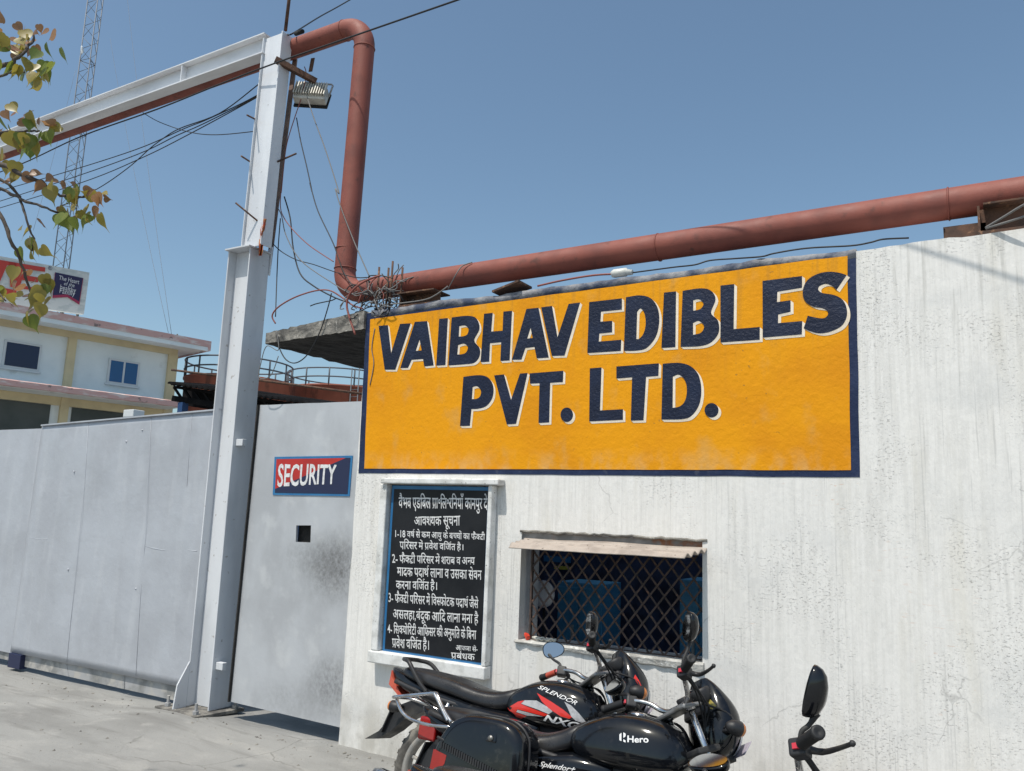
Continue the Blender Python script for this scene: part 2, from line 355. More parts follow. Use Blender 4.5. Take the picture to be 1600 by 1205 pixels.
# window reveals
for a, c in (((WL,WB),(WL,WT)), ((WR_,WB),(WR_,WT)), ((WL,WT),(WR_,WT))):
    mb.add([(a[0],WY,a[1]),(c[0],WY,c[1]),(c[0],WY+TH,c[1]),(a[0],WY+TH,a[1])], [(0,1,2,3)])
mb.add([(WL,WY,WB),(WR_,WY,WB),(WR_,WY+TH,WB),(WL,WY+TH,WB)], [(0,1,2,3)])
wm = mb.build('wall_body', M['plaster'], wall, fix=True)
# dusty cap of dark paint running over the top edge above the sign
SX0, SX1 = P(577,500,Y=WY).x, P(1337,386,Y=WY).x
mb = MB(); cx = [SX0+.02+(SX1-SX0-.02)*i/60 for i in range(61)]
prof = [(-.0035, -.040), (-.007, -.01), (-.004, .014), (.08, .022), (TH+.01, .018), (TH+.012, -.05)]
mb.loft([[(x, WY+a, wtop(x)+b+.006*noise.noise(Vector((x*14, a*30, 3)))) for a, b in prof] for x in cx], True, True)
mb.build('cap', M['wall_cap'], wall)
# rough plaster lip round the window
mb = MB()
def lip(a, b, k, r0):
    pts = [Vector(a).lerp(Vector(b), i/k)+Vector((0, -.002, .010*noise.noise(Vector((i*.9, a[0]*3, a[2]*5))))) for i in range(k+1)]
    mb.tube(pts, [r0*(.75+.7*abs(noise.noise(Vector((i*.7, a[0]*5, 2))))) for i in range(k+1)], 7)
ns = 46; rr = []
for i in range(ns+1):
    x = WL-.02+(WR_-WL+.03)*i/ns; tk = .018+.05*i/ns+.014*noise.noise(Vector((i*.45, 3, 1)))+.006*noise.noise(Vector((i*1.7, 8, 1)))
    pr = .022+.012*noise.noise(Vector((i*.5, 1, 4)))
    rr.append([(x, WY+.20, WB+.004), (x, WY-pr*.4, WB+.006), (x, WY-pr, WB-.006), (x, WY-pr*.8, WB-tk*.7), (x, WY+.01, WB-tk), (x, WY+.20, WB-.004)])
mb.loft([[Vector(p) for p in r_] for r_ in rr], False); mb.build('window_sill', M['sill'], wall)
mb = MB(); lip((WL-.01, WY, WT+.008), (WR_+.03, WY, WT+.004), 40, .010); mb.build('window_lintel_edge', M['concrete'], wall)
# lintel angle above the awning
mb = MB().box(WL+.004, WR_-.004, WY+.012, WY+.03, WT-.075, WT-.002); mb.build('window_frame', M['lintel'], wall)

# grille: crossed flats in an angle frame
grille = thing('window_grille', 'rusty diamond lattice grille fixed in the guard window opening', 'grille', ((WL+WR_)/2, WY+.08, WB))
mb = MB(); gy0 = WY+.075
x0, x1, z0, z1 = WL+.05, WR_-.012, WB+.005, WT-.02
for (a, b) in (((x0,z0),(x1,z0)), ((x1,z0),(x1,z1)), ((x1,z1),(x0,z1)), ((x0,z1),(x0,z0))):
    mb.bar((a[0],gy0,a[1]), (b[0],gy0,b[1]), .012, .022, (0,1,0))
mb.build('outer_frame', M['rustgrille'], grille)
mb = MB(); mb2 = MB(); st = .094; H = z1-z0; sl_ = .80
for sgn, b_, yo in ((1, mb, 0), (-1, mb2, .007)):
    k = -14
    while k < 30:
        xa = x0+k*st
        p = [];  # line x = xa + sgn*(z-z0)*sl_
        za, zb = z0, z1
        f = lambda z: xa+sgn*(z-z0)/ (1/ sl_)
        def zx(x): return z0+sgn*(x-xa)/sl_
        cand = []
        for z in (z0, z1):
            if x0 <= f(z) <= x1: cand.append((f(z), z))
        for x in (x0, x1):
            if z0 < zx(x) < z1: cand.append((x, zx(x)))
        if len(cand) >= 2:
            a, c = cand[0], cand[1]
            if abs(a[1]-c[1]) > .03:
                jig = .004*noise.noise(Vector((k*1.7, sgn, 1)))
                b_.bar((a[0]+jig, gy0+yo-.004, a[1]), (c[0]-jig, gy0+yo-.004, c[1]), .012, .005, (0,1,0))
        k += 1
mb.build('lattice_bars', M['rustgrille'], grille); mb2.build('lattice_bars', M['rustgrille'], grille); adopt(grille)

# corrugated awning over the window
aw = MB(); n = 64
pa = [P(792,851,Y=WY-.30), P(1066,874,Y=WY-.30)]
xa0, xa1, za = pa[0].x, pa[1].x, (pa[0].z+pa[1].z)/2
rows = []
for j in range(25):
    t = j/24; yy = WY+.012-(.29)*t; row = []
    for i in range(n+1):
        s_ = i/n
        xx = (WL+.02)*(1-t)+xa0*t + s_*((WR_+.03-(WL+.02))*(1-t)+(xa1-xa0)*t)
        zz = (WT-.055)*(1-t)+za*t + .0125*math.cos(t*math.pi*2*3.6)
        edge = .010*noise.noise(Vector((s_*16, 3, 1)))+.006*noise.noise(Vector((s_*45, 1, 1))) if j == 24 else 0
        row.append(Vector((xx, yy-edge, zz+.006*noise.noise(Vector((s_*3, t*2, 9))))))
    rows.append(row)
aw.add([p for r_ in rows for p in r_], [(j*(n+1)+i, j*(n+1)+i+1, (j+1)*(n+1)+i+1, (j+1)*(n+1)+i) for j in range(24) for i in range(n)], True)
awo = aw.build('window_awning', M['asbestos'], fix=False)
md = awo.modifiers.new('t', 'SOLIDIFY'); md.thickness = .007
tag(awo, 'small chipped corrugated cement sheet awning above the guard window', 'awning')

# guard room seen through the grille
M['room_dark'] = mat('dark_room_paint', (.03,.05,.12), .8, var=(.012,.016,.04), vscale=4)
M['room_blue'] = mat('room_blue_steel', (.09,.36,.58), .5, var=(.07,.29,.49), vscale=5)
M['room_pale'] = mat('room_pale_paint', (.62,.64,.66), .8)
M['room_floor'] = mat('room_floor', (.48,.47,.45), .9)  # floor and unseen side walls are kept pale to bounce light inside
M['rev'] = mat('bare_reveal', (.30,.29,.28), .9, var=(.16,.15,.15), vscale=12, bump=.6, bscale=40)
room = thing('guard_room', 'dim guard room interior behind the window grille with navy back wall', 'room', (-2, 6, 0))
RY = WY+2.05
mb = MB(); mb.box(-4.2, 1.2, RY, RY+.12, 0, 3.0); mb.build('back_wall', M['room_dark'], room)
mb = MB(); mb.box(-4.2, 1.2, WY+TH+.01, WY+TH+1.02, 3.0, 3.1); mb.build('ceiling_slab', M['soffit'], room)  # unseen; cut short of the back wall to let sky light in
mb = MB(); mb.box(-4.2, 1.2, WY+TH+.01, RY-.01, .02, .06); mb.build('floor_slab', M['room_floor'], room)
mb = MB(); mb.box(-4.24, -4.202, WY+TH+.01, RY-.01, .02, 2.98); mb.build('side_wall', M['room_pale'], room)
mb = MB(); mb.box(1.202, 1.3, WY+TH+.01, RY-.01, .02, 2.98); mb.build('side_wall', M['room_pale'], room)
adopt(room)
def cupboard(pa, pb, y, label):
    a, b = P(*pa, Y=y), P(*pb, Y=y)
    t = thing('steel_cupboard', label, 'cupboard', ((a.x+b.x)/2, y, .06))
    MB().box(a.x, b.x, y, y+.4, .07, a.z).build('cupboard_body', M['room_blue'], t, bevel=.008)
    for i in range(2):
        xa, xb = a.x+(b.x-a.x)*i/2+.01, a.x+(b.x-a.x)*(i+1)/2-.01
        d = MB().box(xa, xb, y-.016, y-.002, .12, a.z-.04).build('door', M['room_blue'], t, bevel=.004)
        MB().box(xb-.05, xb-.03, y-.034, y-.017, .75, .87).build('handle', M['flood'], d)
    adopt(t)
cupboard((872,908), (940,985), WY+1.5, 'blue steel cupboard left of centre behind the window grille')
cupboard((1062,905), (1128,985), WY+1.5, 'blue steel cupboard at the right edge behind the window grille')
c0 = P(848,928,Y=WY+.50)
t = thing('wall_fan', 'pale round disc shaped fan standing at the left inside the guard window', 'fan', (c0.x, c0.y, .06))
MB().lathe([(-.02,.0),(-.022,.04),(-.016,.092),(0,.098),(.014,.092),(.02,.0)], c0, (0,1,0), 32).build('fan_head', mat('pale_plastic', (.86,.80,.77), .5, var=(.78,.72,.70), vscale=20), t)
MB().tube([(c0.x, c0.y+.03, c0.z), (c0.x, c0.y+.05, .5), (c0.x, c0.y+.05, .1)], .014).build('stand', M['black'], t)
MB().lathe([(0,.16),(.02,.16),(.03,.02)], (c0.x, c0.y+.05, .062), (0,0,1)).build('base', M['black'], t); adopt(t)
for (pa, pb, mm, lab) in (((850,868),(892,880),'blue','blue paper notice on the back wall behind the top left of the grille'),
                          ((866,884),(892,891),None,'yellow paper notice below the blue one behind the grille')):
    a, b = P(*pa, Y=RY-.008), P(*pb, Y=RY-.008)
    mm = M['blue'] if mm else mat('yellow_paper', (.42,.40,.06), .7)
    tag(MB().box(a.x, b.x, RY-.010, RY-.004, b.z, a.z).build('paper_notice', mm), lab, 'notice')
# litter on the sill
c = P(822,998,Y=WY+.02)
mb = MB(); pts = []
for i in range(26):
    a = random.uniform(0, 6.28); e = random.uniform(-1.2, 1.4); r_ = random.uniform(.018, .030)
    pts.append(Vector((c.x+r_*math.cos(a)*math.cos(e), c.y+r_*math.sin(a)*math.cos(e), c.z+.012+r_*math.sin(e))))
b = bmesh.new()
for p in pts: b.verts.new(p)
bmesh.ops.convex_hull(b, input=b.verts); me = bpy.data.meshes.new('crumpled_wrapper'); b.to_mesh(me); b.free(); me.materials.append(M['brightred'])
o = bpy.data.objects.new('crumpled_wrapper', me); COL.objects.link(o); tag(o, 'crumpled bright red wrapper on the left corner of the window sill', 'wrapper')
mb = MB(); c = P(852,1000,Y=WY+.03)
for i in range(3):
    mb.tube(spline([(c.x-.09+i*.05+random.uniform(-.02,.02)*j, c.y+random.uniform(-.015,.015), WB+.02+random.uniform(0,.025)) for j in range(6)] and [(c.x-.09+.034*j, c.y+random.uniform(-.02,.02), WB+.012+random.uniform(0,.022)) for j in range(6)], 5), .006, 6)
tag(mb.build('rag_scrap', M['flood']), 'thin grey rag scraps twisted along the window sill', 'rag')

# ------------------------------------------------------------------ painted sign
def smooth_loop(pts, k=5):
    """points with a third value are round, the rest are corners"""
    n = len(pts); out = []
    for i in range(n):
        p, q = pts[i], pts[(i+1) % n]
        out.append((p[0], p[1]))
        if len(p) > 2 or len(q) > 2:
            p1, p2 = Vector(p[:2]), Vector(q[:2])
            p0 = Vector(pts[i-1][:2]) if len(p) > 2 else p1-(p2-p1)*.3
            p3 = Vector(pts[(i+2) % n][:2]) if len(q) > 2 else p2+(p2-p1)*.3
            for j in range(1, k):
                t = j/k; v = .5*((2*p1)+(p2-p0)*t+(2*p0-5*p1+4*p2-p3)*t*t+(3*p1-p0-3*p2+p3)*t**3)
                out.append((v.x, v.y))
    return out
def circ(x, y, rx, ry, n=24): return [(x+rx*math.cos(2*math.pi*i/n), y+ry*math.sin(2*math.pi*i/n)) for i in range(n)]
c_ = 1
LET_A = [  # (outlines in the left half of the sign)
 [[(100,410),(146,406),(162,545),(206,400),(259,397),(183,627),(130,627)]],
 [[(279,390),(340,386),(373,606),(326,611),(320,574),(264,578),(246,618),(207,619)], [(303,478),(284,534),(313,531)]],
 [[(400,375),(443,371),(431,604),(385,607)]],
 [[(462,368),(535,360,c_),(578,368,c_),(597,398,c_),(598,432,c_),(574,482,c_),(600,520,c_),(600,560,c_),(575,592,c_),(530,600,c_),(445,606)],
  [(500,411),(528,408,c_),(545,424,c_),(540,450,c_),(522,461,c_),(497,463)], [(494,505),(524,498,c_),(542,515,c_),(534,540,c_),(515,550,c_),(490,552)]],
 [[(622,350),(665,345),(658,438),(714,434),(718,339),(761,335),(749,581),(703,584),(707,491),(652,496),(648,587),(605,590)]],
 [[(832,326),(892,320),(943,567),(883,571),(872,514),(827,520),(808,577),(760,578)], [(853,420),(836,473),(863,470)]],
 [[(905,318),(959,311),(986,466),(1041,301),(1098,294),(1021,557),(958,559)]],
 [[(520,662),(600,654,c_),(645,668,c_),(668,710,c_),(664,765,c_),(635,806,c_),(595,820,c_),(560,822),(552,905),(503,906)],
  [(566,713),(588,709,c_),(606,728,c_),(604,755,c_),(588,770,c_),(562,773)]],
 [[(672,655),(721,650),(756,776),(800,646),(838,643),(781,895),(735,898)]],
 [[(848,645),(1015,632),(1013,688),(950,692),(945,888),(892,891),(897,694),(850,696)]],
 [circ(1032,850,31,36)],
]
LET_B = [
 [[(62,338),(216,320),(216,373),(118,383),(115,430),(170,426),(170,480),(110,486),(107,524),(213,515),(211,568),(53,578)]],
 [[(235,315),(300,306,c_),(352,320,c_),(384,365,c_),(392,430,c_),(376,500,c_),(335,552,c_),(290,566,c_),(225,568)], [(288,384),(304,368,c_),(322,390,c_),(328,440,c_),(318,485,c_),(298,510,c_),(284,512)]],
 [[(414,293),(471,287),(468,550),(402,554)]],
 [[(502,285),(585,273,c_),(635,284,c_),(657,325,c_),(636,388,c_),(668,425,c_),(672,480,c_),(638,526,c_),(585,545,c_),(492,549)],
  [(552,329),(580,325,c_),(600,345,c_),(586,370,c_),(552,379)], [(551,436),(580,427,c_),(603,452,c_),(588,482,c_),(551,492)]],
 [[(680,260),(745,253),(742,465),(865,455),(865,515),(680,528)]],
 [[(878,238),(1064,215),(1064,270),(948,289),(946,338),(1010,329),(1010,383),(952,396),(951,437),(1065,427),(1063,490),(879,505)]],
 [[(1274,211),(1240,200,c_),(1190,195,c_),(1138,205,c_),(1092,232,c_),(1070,272,c_),(1069,312,c_),(1086,342,c_),(1122,361,c_),(1162,367,c_),(1185,382,c_),(1184,401,c_),(1165,414,c_),(1130,411,c_),(1091,402),
   (1072,461),(1105,476,c_),(1150,485,c_),(1200,476,c_),(1250,450,c_),(1274,408,c_),(1273,362,c_),(1253,325,c_),(1213,304,c_),(1160,295,c_),(1141,280,c_),(1146,263,c_),(1175,252,c_),(1203,260,c_),(1226,281)]],
 [[(65,650),(120,645),(113,848),(221,842),(221,892),(62,900)]],
 [[(190,641),(390,626),(388,685),(330,690),(318,894),(258,896),(264,692),(190,698)]],
 [[(408,628),(485,624,c_),(540,640,c_),(577,682,c_),(590,750,c_),(580,820,c_),(545,872,c_),(500,889,c_),(402,891)], [(456,689),(485,680,c_),(512,705,c_),(522,750,c_),(514,800,c_),(490,828,c_),(455,836)]],
 [circ(638,847,33,34)],
]
letters = [[[(560+x/3.17, 380+y/3.17) for x, y in smooth_loop(l)] for l in L_] for L_ in LET_A] + \
          [[[(900+x/3.013, 360+y/3.013) for x, y in smooth_loop(l)] for l in L_] for L_ in LET_B]
sign = thing('painted_wall_sign', 'large orange sign with navy border and lettering VAIBHAV EDIBLES painted on the white wall', 'sign', (-2.4, WY, 2.6))
def wall_at(off): 
    return lambda x, y: P(x, y, Y=WY-off)
def sheet_grid(mb, c4, off, nx, nz_, top=None):
    """a sheet on the wall between four photo corners TL TR BR BL; its top may follow the wall edge"""
    q = [P(x, y, Y=WY-off) for x, y in c4]; vs = []
    for j in range(nz_+1):
        for i in range(nx+1):
            s_, t = i/nx, j/nz_
            a = q[0].lerp(q[1], s_); b = q[3].lerp(q[2], s_)
            if top: a.z = wtop(a.x)+top
            p = a.lerp(b, t); e = .004
            p.x += e*noise.noise(Vector((p.z*4, s_*3, 1))) if i in (0, nx) else 0
            p.z += e*noise.noise(Vector((p.x*4, t*3, 7))) if j in (0, nz_) else 0
            vs.append(p)
    mb.add(vs, [(j*(nx+1)+i, (j+1)*(nx+1)+i, (j+1)*(nx+1)+i+1, j*(nx+1)+i+1) for j in range(nz_) for i in range(nx)])
mb = MB(); sheet_grid(mb, [(572.5,490),(1337,386),(1343.5,746),(560,739.5)], .003, 60, 14, top=-.004); mb.build('border', M['navy_border'], sign, fix=False)
mb = MB(); sheet_grid(mb, [(578.5,499),(1324,398.5),(1329.5,735),(569,732.5)], .006, 60, 14); mb.build('background', M['orange'], sign, fix=False)
mb = MB(); mc = MB()
for L_ in letters:
    mb.flat(L_, lambda x, y: P(x, y, Y=WY-.0105))
    for k in range(1, 6):
        d = k*.0034
        mc.flat(L_, lambda x, y: P(x, y, Y=WY-.0098+k*.0004)+Vector((d*1.0, 0, -d*.92)))
def fixface(o):
    for p in o.data.polygons:
        if p.normal.y > 0: p.flip()
fixface(mc.build('letter_outline', M['cream'], sign, fix=False)); fixface(mb.build('letters', M['navy'], sign, fix=False)); adopt(sign); adopt(wall)

# ------------------------------------------------------------------ text
def text_obj(body, name, m, fit, bold=0., shear=0., italic=False):
    """one line of writing as a mesh: local box scaled onto fit(u, v) with u, v in 0..1"""
    cu = bpy.data.curves.new(name, 'FONT'); cu.body = body; cu.offset = bold; cu.shear = shear; cu.resolution_u = 3
    o = bpy.data.objects.new(name, cu); COL.objects.link(o)
    bpy.context.view_layer.update()
    dg = bpy.context.evaluated_depsgraph_get(); me = bpy.data.meshes.new_from_object(o.evaluated_get(dg))
    bpy.data.objects.remove(o); bpy.data.curves.remove(cu)
    return me
def text_poly(segs, bold=.0, shear=0.):
    """segments: plain strings (vowel signs already in visual order), ('half', C) half consonants, ('ra', s) with a rakar stroke, ('reph', s). Returns verts, faces"""
    V, F = [], []; cur = 0.
    for sg in segs:
        kind, s_ = ('t', sg) if isinstance(sg, str) else sg
        s_ = re.sub('(.)\u093f', '\u093f\\1', s_)
        if s_ == ' ': cur += .22; continue
        me = text_obj(s_, 'writing', None, None, bold, 0)
        vs = [Vector(v.co) for v in me.vertices]; fs = [list(p.vertices) for p in me.polygons]
        bpy.data.meshes.remove(me)
        if not vs: cur += .2; continue
        x0_, x1_ = min(v.x for v in vs), max(v.x for v in vs)
        if kind == 'half':
            b = bmesh.new(); vv = [b.verts.new(v) for v in vs]
            for f in fs:
                try: b.faces.new([vv[i] for i in f])
                except ValueError: pass
            cut = x1_-.15
            bmesh.ops.bisect_plane(b, geom=b.verts[:]+b.edges[:]+b.faces[:], plane_co=(cut,0,0), plane_no=(1,0,0), clear_outer=True)
            b.verts.index_update(); vs = [v.co.copy() for v in b.verts]; fs = [[v.index for v in f.verts] for f in b.faces]; b.free(); x1_ = cut
        n0 = len(V); dx = cur-x0_
        V += [(v.x+dx, v.y) for v in vs]; F += [[i+n0 for i in f] for f in fs]
        def stroke(pts, w_):
            for (ax, ay), (bx, by) in zip(pts[:-1], pts[1:]):
                d = Vector((bx-ax, by-ay)).normalized(); n_ = Vector((-d.y, d.x))*w_/2; e = d*w_*.25; k = len(V)
                V.extend([(ax-e.x-n_.x, ay-e.y-n_.y), (bx+e.x-n_.x, by+e.y-n_.y), (bx+e.x+n_.x, by+e.y+n_.y), (ax-e.x+n_.x, ay-e.y+n_.y)]); F.append([k, k+1, k+2, k+3])
        wv = x1_-x0_
        if kind == 'ra': stroke([(cur+.34, .20), (cur+.10, .02)], .062)
        if kind == 'reph': stroke([(cur+wv-.14, .66), (cur+wv-.20, .76), (cur+wv-.10, .84), (cur+wv+.0, .80)], .055)
        cur += wv-.012 if kind != 't' or not s_[-1].isascii() else wv+.06
    return V, F
def place_writing(mb, segs, a, b, top, bot, fn, bold=.012, shear=0., wob=1.):
    """writing stretched so that its box runs from u=a to u=b and v=top to v=bot (callables allowed for slant), mapped by fn"""
    V, F = text_poly(segs, bold)
    x0_, x1_ = min(v[0] for v in V), max(v[0] for v in V)
    def mp(v):
        nx_ = noise.noise(Vector((v[0]*1.1+a, 3.1, b))); ny_ = noise.noise(Vector((v[0]*1.3+a, 7.7, v[1]*.7+b))); nz2 = noise.noise(Vector((v[0]*5+a, v[1]*5, 1.7)))
        s_ = (v[0]+.022*nz2-x0_)/(x1_-x0_); yv = v[1]*(1+.05*nx_)+wob*(.035*ny_+.012*nz2)
        # headline of the script sits near .66, foot at 0
        t = (.64-yv)/.64
        tp = top[0]+(top[1]-top[0])*s_; bt = bot[0]+(bot[1]-bot[0])*s_
        return fn(a+(b-a)*s_+shear*(yv-.3), tp+(bt-tp)*t)
    n0 = len(mb.v); mb.v += [tuple(mp(v)) for v in V]
    for f in F: mb.f.append([i+n0 for i in f]); mb.sm.append(False)

# ------------------------------------------------------------------ notice board
nb = thing('notice_board', 'black Hindi notice board with blue border in a white plaster frame on the wall', 'notice board', (-3.5, WY, .7))
FX0, FX1, FZ0, FZ1 = -3.985, -2.995, .665, 1.985
BX0, BX1, BZ0, BZ1 = P(620,760,Y=WY).x-.02, P(757,763,Y=WY).x+.072, P(600,1016,Y=WY).z-.005, P(620,760,Y=WY).z+.005
D = .075
mb = MB()
mb.box(FX0, BX0-.015, WY-D, WY-.001, FZ0+.085, FZ1-.03); mb.build('frame_side', M['trim'], nb, bevel=.008)
MB().box(BX1+.004, FX1, WY-D, WY-.001, FZ0+.085, FZ1-.03).build('frame_side', M['trim'], nb, bevel=.008)
MB().box(FX0+.02, FX1+.06, WY-D-.025, WY-.001, FZ1-.028, FZ1+.014).build('hood', M['trim'], nb, bevel=.008)
MB().box(FX0-.015, FX1+.004, WY-D-.012, WY-.001, FZ0, FZ0+.083).build('ledge', M['trim'], nb, bevel=.008)
z_t = FZ1-.035
MB().box(BX0-.014, BX1+.003, WY-.012, WY-.001, FZ0+.086, z_t).build('board_backing', M['soffit'], nb)  # near-black backing puts the shade of the board recess into its colour
MB().box(BX0, BX1, WY-.030, WY-.013, BZ0, BZ1).build('border', M['blue'], nb)
bw = .022
MB().box(BX0+bw, BX1-bw, WY-.033, WY-.0305, BZ0+bw, BZ1-bw*1.2).build('panel', M['boardblk'], nb)
mb = MB()
nbf = lambda x, y: P(560+x/3.65, 730+y/3.65, Y=WY-.0345)
def H(*s_): return list(s_)
hf = lambda c: ('half', c)
LINES = [
 (H('वैभव',' ','एड','बि','ल',' ',('ra','प'),'ा॰','लि','॰','र','नि','याँ',' ','कानपुर',' ','दे'), 230, 736, (172,178), (232,240)),
 (H('आव',hf('श'),'यक',' ','सूचना'), 318, 580, (282,276), (330,332)),
 (H('1-18',' ','व',('reph','ष'),' ','से',' ','कम',' ','आयु',' ','के',' ','ब',hf('च'),'चों',' ','का',' ','फै',hf('क'),('ra','टी')), 210, 722, (362,382), (398,415)),
 (H('प','रि','सर',' ','में',' ',('ra','प'),'वेश',' ','व','र्'[:0] or 'ज','ित'[1:],' ','है',' ','।'), 235, 598, (424,440), (466,474)),
 (H('2-',' ','फै',hf('क'),('ra','टी'),' ','प','रि','सर',' ','में',' ','शराब',' ','व',' ','अ',hf('न'),'य'), 192, 664, (500,516), (545,556)),
 (H('मादक',' ','पदा',('reph','थ'),' ','लाना',' ','व',' ','उसका',' ','सेवन'), 220, 703, (570,590), (618,642)),
 (H('करना',' ','व',('reph','जि'),'त',' ','है',' ','।'), 214, 448, (648,656), (695,700)),
 (H('3-',' ','फै',hf('क'),('ra','टी'),' ','प','रि','सर',' ','में',' ','वि',hf('स'),'फोटक',' ','पदा',('reph','थ'),' ','जैसे'), 172, 684, (722,756), (768,805)),
 (H('असलहा',',','बंदूक',' ','आ','दि',' ','लाना',' ','मना',' ','है'), 197, 684, (812,842), (862,892)),
 (H('4-',' ','सि',hf('क'),'यो','रि','टी',' ','आ','फि','सर',' ','की',' ','अनुम','ति',' ','के',' ','बि','ना'), 166, 672, (900,932), (945,982)),
 (H(('ra','प'),'वेश',' ','व',('reph','जि'),'त',' ','है',' ','।'), 192, 402, (978,990), (1028,1042)),
 (H('आज्ञा' [:1],'ज्ञा'[0:1],'ा',' ','से','-'), 556, 680, (1016,1026), (1044,1052)),
 (H(('ra','प'),'बंधक'), 528, 664, (1058,1066), (1092,1100)),
]
LINES[3] = (H('प','रि','सर',' ','में',' ',('ra','प'),'वेश',' ','व',('reph','जि'),'त',' ','है',' ','।'),)+LINES[3][1:]
LINES[11] = (H('आ',hf('ज'),'ञा',' ','से','-'),)+LINES[11][1:]
for L_ in LINES: place_writing(mb, *L_, nbf, bold=.009)
fixface(mb.build('lettering', M['boardwht'], nb, fix=False)); adopt(nb)

# ------------------------------------------------------------------ gate post, beam
PX0, PX1, PY0, PY1 = -6.012, -5.717, WY-.01, WY+.22
ZC = 4.075
post = thing('gate_post', 'tall white painted steel column with a bolted foot, between big gate and small door', 'post', ((PX0+PX1)/2, WY+.1, 0))
def hsec(x0, x1, y0, y1, z0, z1, tf, wy0, wy1, dx=0.):
    mb = MB()
    def bx(a, b, c, d):
        mb.hexa([(a,c,z0),(b,c,z0),(b,d,z0),(a,d,z0)], [(a+dx,c,z1),(b+dx,c,z1),(b+dx,d,z1),(a+dx,d,z1)])
    bx(x0, x0+tf, y0, y1); bx(x1-tf, x1, y0, y1); bx(x0+tf+.0005, x1-tf-.0005, wy0, wy1)
    return mb
hsec(PX0, PX1, PY0, PY1, .06, ZC, .014, WY+.075, WY+.095).build('lower_column', M['poststeel'], post, bevel=.003)
mb = MB().box(PX0-.015, PX1+.012, PY0-.03, PY1+.01, ZC+.001, ZC+.016); mb.build('cap_plate', M['poststeel'], post, bevel=.002)
UX0 = P(378,386,Y=WY+.02).x; UX1 = P(409,384,Y=WY+.02).x
TZ = P(436,52,Y=WY+.02).z; dxu = P(413,58,Y=WY+.02).x-UX0
hsec(UX0, UX1, WY+.005, WY+.135, ZC+.018, TZ, .012, WY+.03, WY+.045, dxu).build('upper_column', M['post'], post, bevel=.003)
a = P(446,48,Y=WY+.08); MB().tube([a, a+Vector((.03,0,.8))], .016, 10).build('lightning_rod', M['rust'], post)
mb = MB().prism([(0,0),(.125,0),(.105,.19),(0,.37)], lambda u, v: Vector((PX0-.002+.0, PY0-.001-u, .055+v)), lambda u, v: Vector((PX0+.012, PY0-.001-u, .055+v)))
mb.build('gusset', M['poststeel'], post)
bp = MB().hexa([(-6.22,4.74,.028),(-5.66,4.70,.028),(-5.60,5.16,.028),(-6.15,5.18,.028)], [(-6.22,4.74,.056),(-5.66,4.70,.056),(-5.60,5.16,.056),(-6.15,5.18,.056)])
bp.build('base_plate', M['concrete'], post, bevel=.004)
for x, y in ((-6.13,4.80),(-5.72,4.755),(-5.65,5.10),(-6.08,5.12)):
    MB().lathe([(0,.026),(.028,.026),(.028,.013),(.085,.013),(.085,.0)], (x, y, .057), (0,0,1), 6, False).build('anchor_bolt', M['kick'], post)
for z, x in ((2.30,0),(.42,0)):
    hz = MB().box(PX1+.001, PX1+.085, PY0+.03, PY0+.075, z-.03, z+.03)
    hz.build('hinge_block', M['poststeel'], post, bevel=.004)
# row of small rungs and hooks on the column
for (x0, y0, x1, y1) in ((386,180,400,187),(377,244,391,253),(368,317,402,345)):
    a, b = P(x0,y0,Y=WY-.12), P(x1,y1,Y=WY+.03); MB().tube([a, b], .008, 6).build('hook', M['rust'], post)
for (x0, y0, x1, y1) in ((433,253,463,240),(431,208,440,228)):
    a, b = P(x0,y0,Y=WY+.1), P(x1,y1,Y=WY+.25); MB().tube([a, b], .009, 6).build('hook', M['rust'], post)
adopt(post)

beam = thing('gate_beam', 'long pale grey steel I-beam spanning high over the gate from the post', 'beam', (-8, WY+.1, 5.8))
BT, BB = P(250,112.5,Y=WY+.0).z, P(250,140.5,Y=WY+.0).z
BXR = UX0+dxu+.02; BXL = -13.5
by0, by1 = WY-.005, WY+.118
mb = MB(); mb.box(BXL, BXR, by0, by1, BT-.014, BT); mb.box(BXL, BXR, by0, by1, BB, BB+.014); mb.box(BXL, BXR, WY+.058, WY+.07, BB+.0145, BT-.0145)
mb.build('beam_section', M['beam'], beam, bevel=.002)
xs_ = P(286,120,Y=WY+.03).x
MB().box(xs_, xs_+.012, by0+.004, WY+.0575, BB+.0155, BT-.0155).build('stiffener', M['beam'], beam); adopt(beam)
# far support of the beam, outside the picture
fp = thing('far_gate_post', 'white steel column carrying the far end of the beam', 'post', (-13.6, WY+.1, 0))
hsec(-13.8, -13.5, PY0, PY1, .0, BT, .014, WY+.075, WY+.095).build('lower_column', M['post'], fp); adopt(fp)

# ------------------------------------------------------------------ gates
gate = thing('sliding_gate', 'wide silver painted sheet steel gate leaf between the post and its overlapping neighbour', 'gate', (-7.4, WY+.1, 0))
GY = WY+.06
def sheet(c4, Y_, nx, nz_, amp, seed):
    mb = MB(); q = [P(x, y, Y=Y_) for x, y in c4]; vs = []
    for j in range(nz_+1):
        for i in range(nx+1):
            s_, t = i/nx, j/nz_; p = q[0].lerp(q[1], s_).lerp(q[3].lerp(q[2], s_), t)
            e = amp*(noise.noise(Vector((p.x*1.1, p.z*.9, seed)))+.5*noise.noise(Vector((p.x*2.6, p.z*2.2, seed+4))))
            p.y += e*min(1, 6*min(s_, 1-s_, t, 1-t)+.1); vs.append(p)
    mb.add(vs, [(j*(nx+1)+i, (j+1)*(nx+1)+i, (j+1)*(nx+1)+i+1, j*(nx+1)+i+1) for j in range(nz_) for i in range(nx)], True)
    return mb
o = sheet([(66,664),(345,639),(300,1077),(16,1019)], GY, 46, 34, .016, 1).build('sheet', M['silver'], gate, fix=False)
md = o.modifiers.new('t','SOLIDIFY'); md.thickness = .012
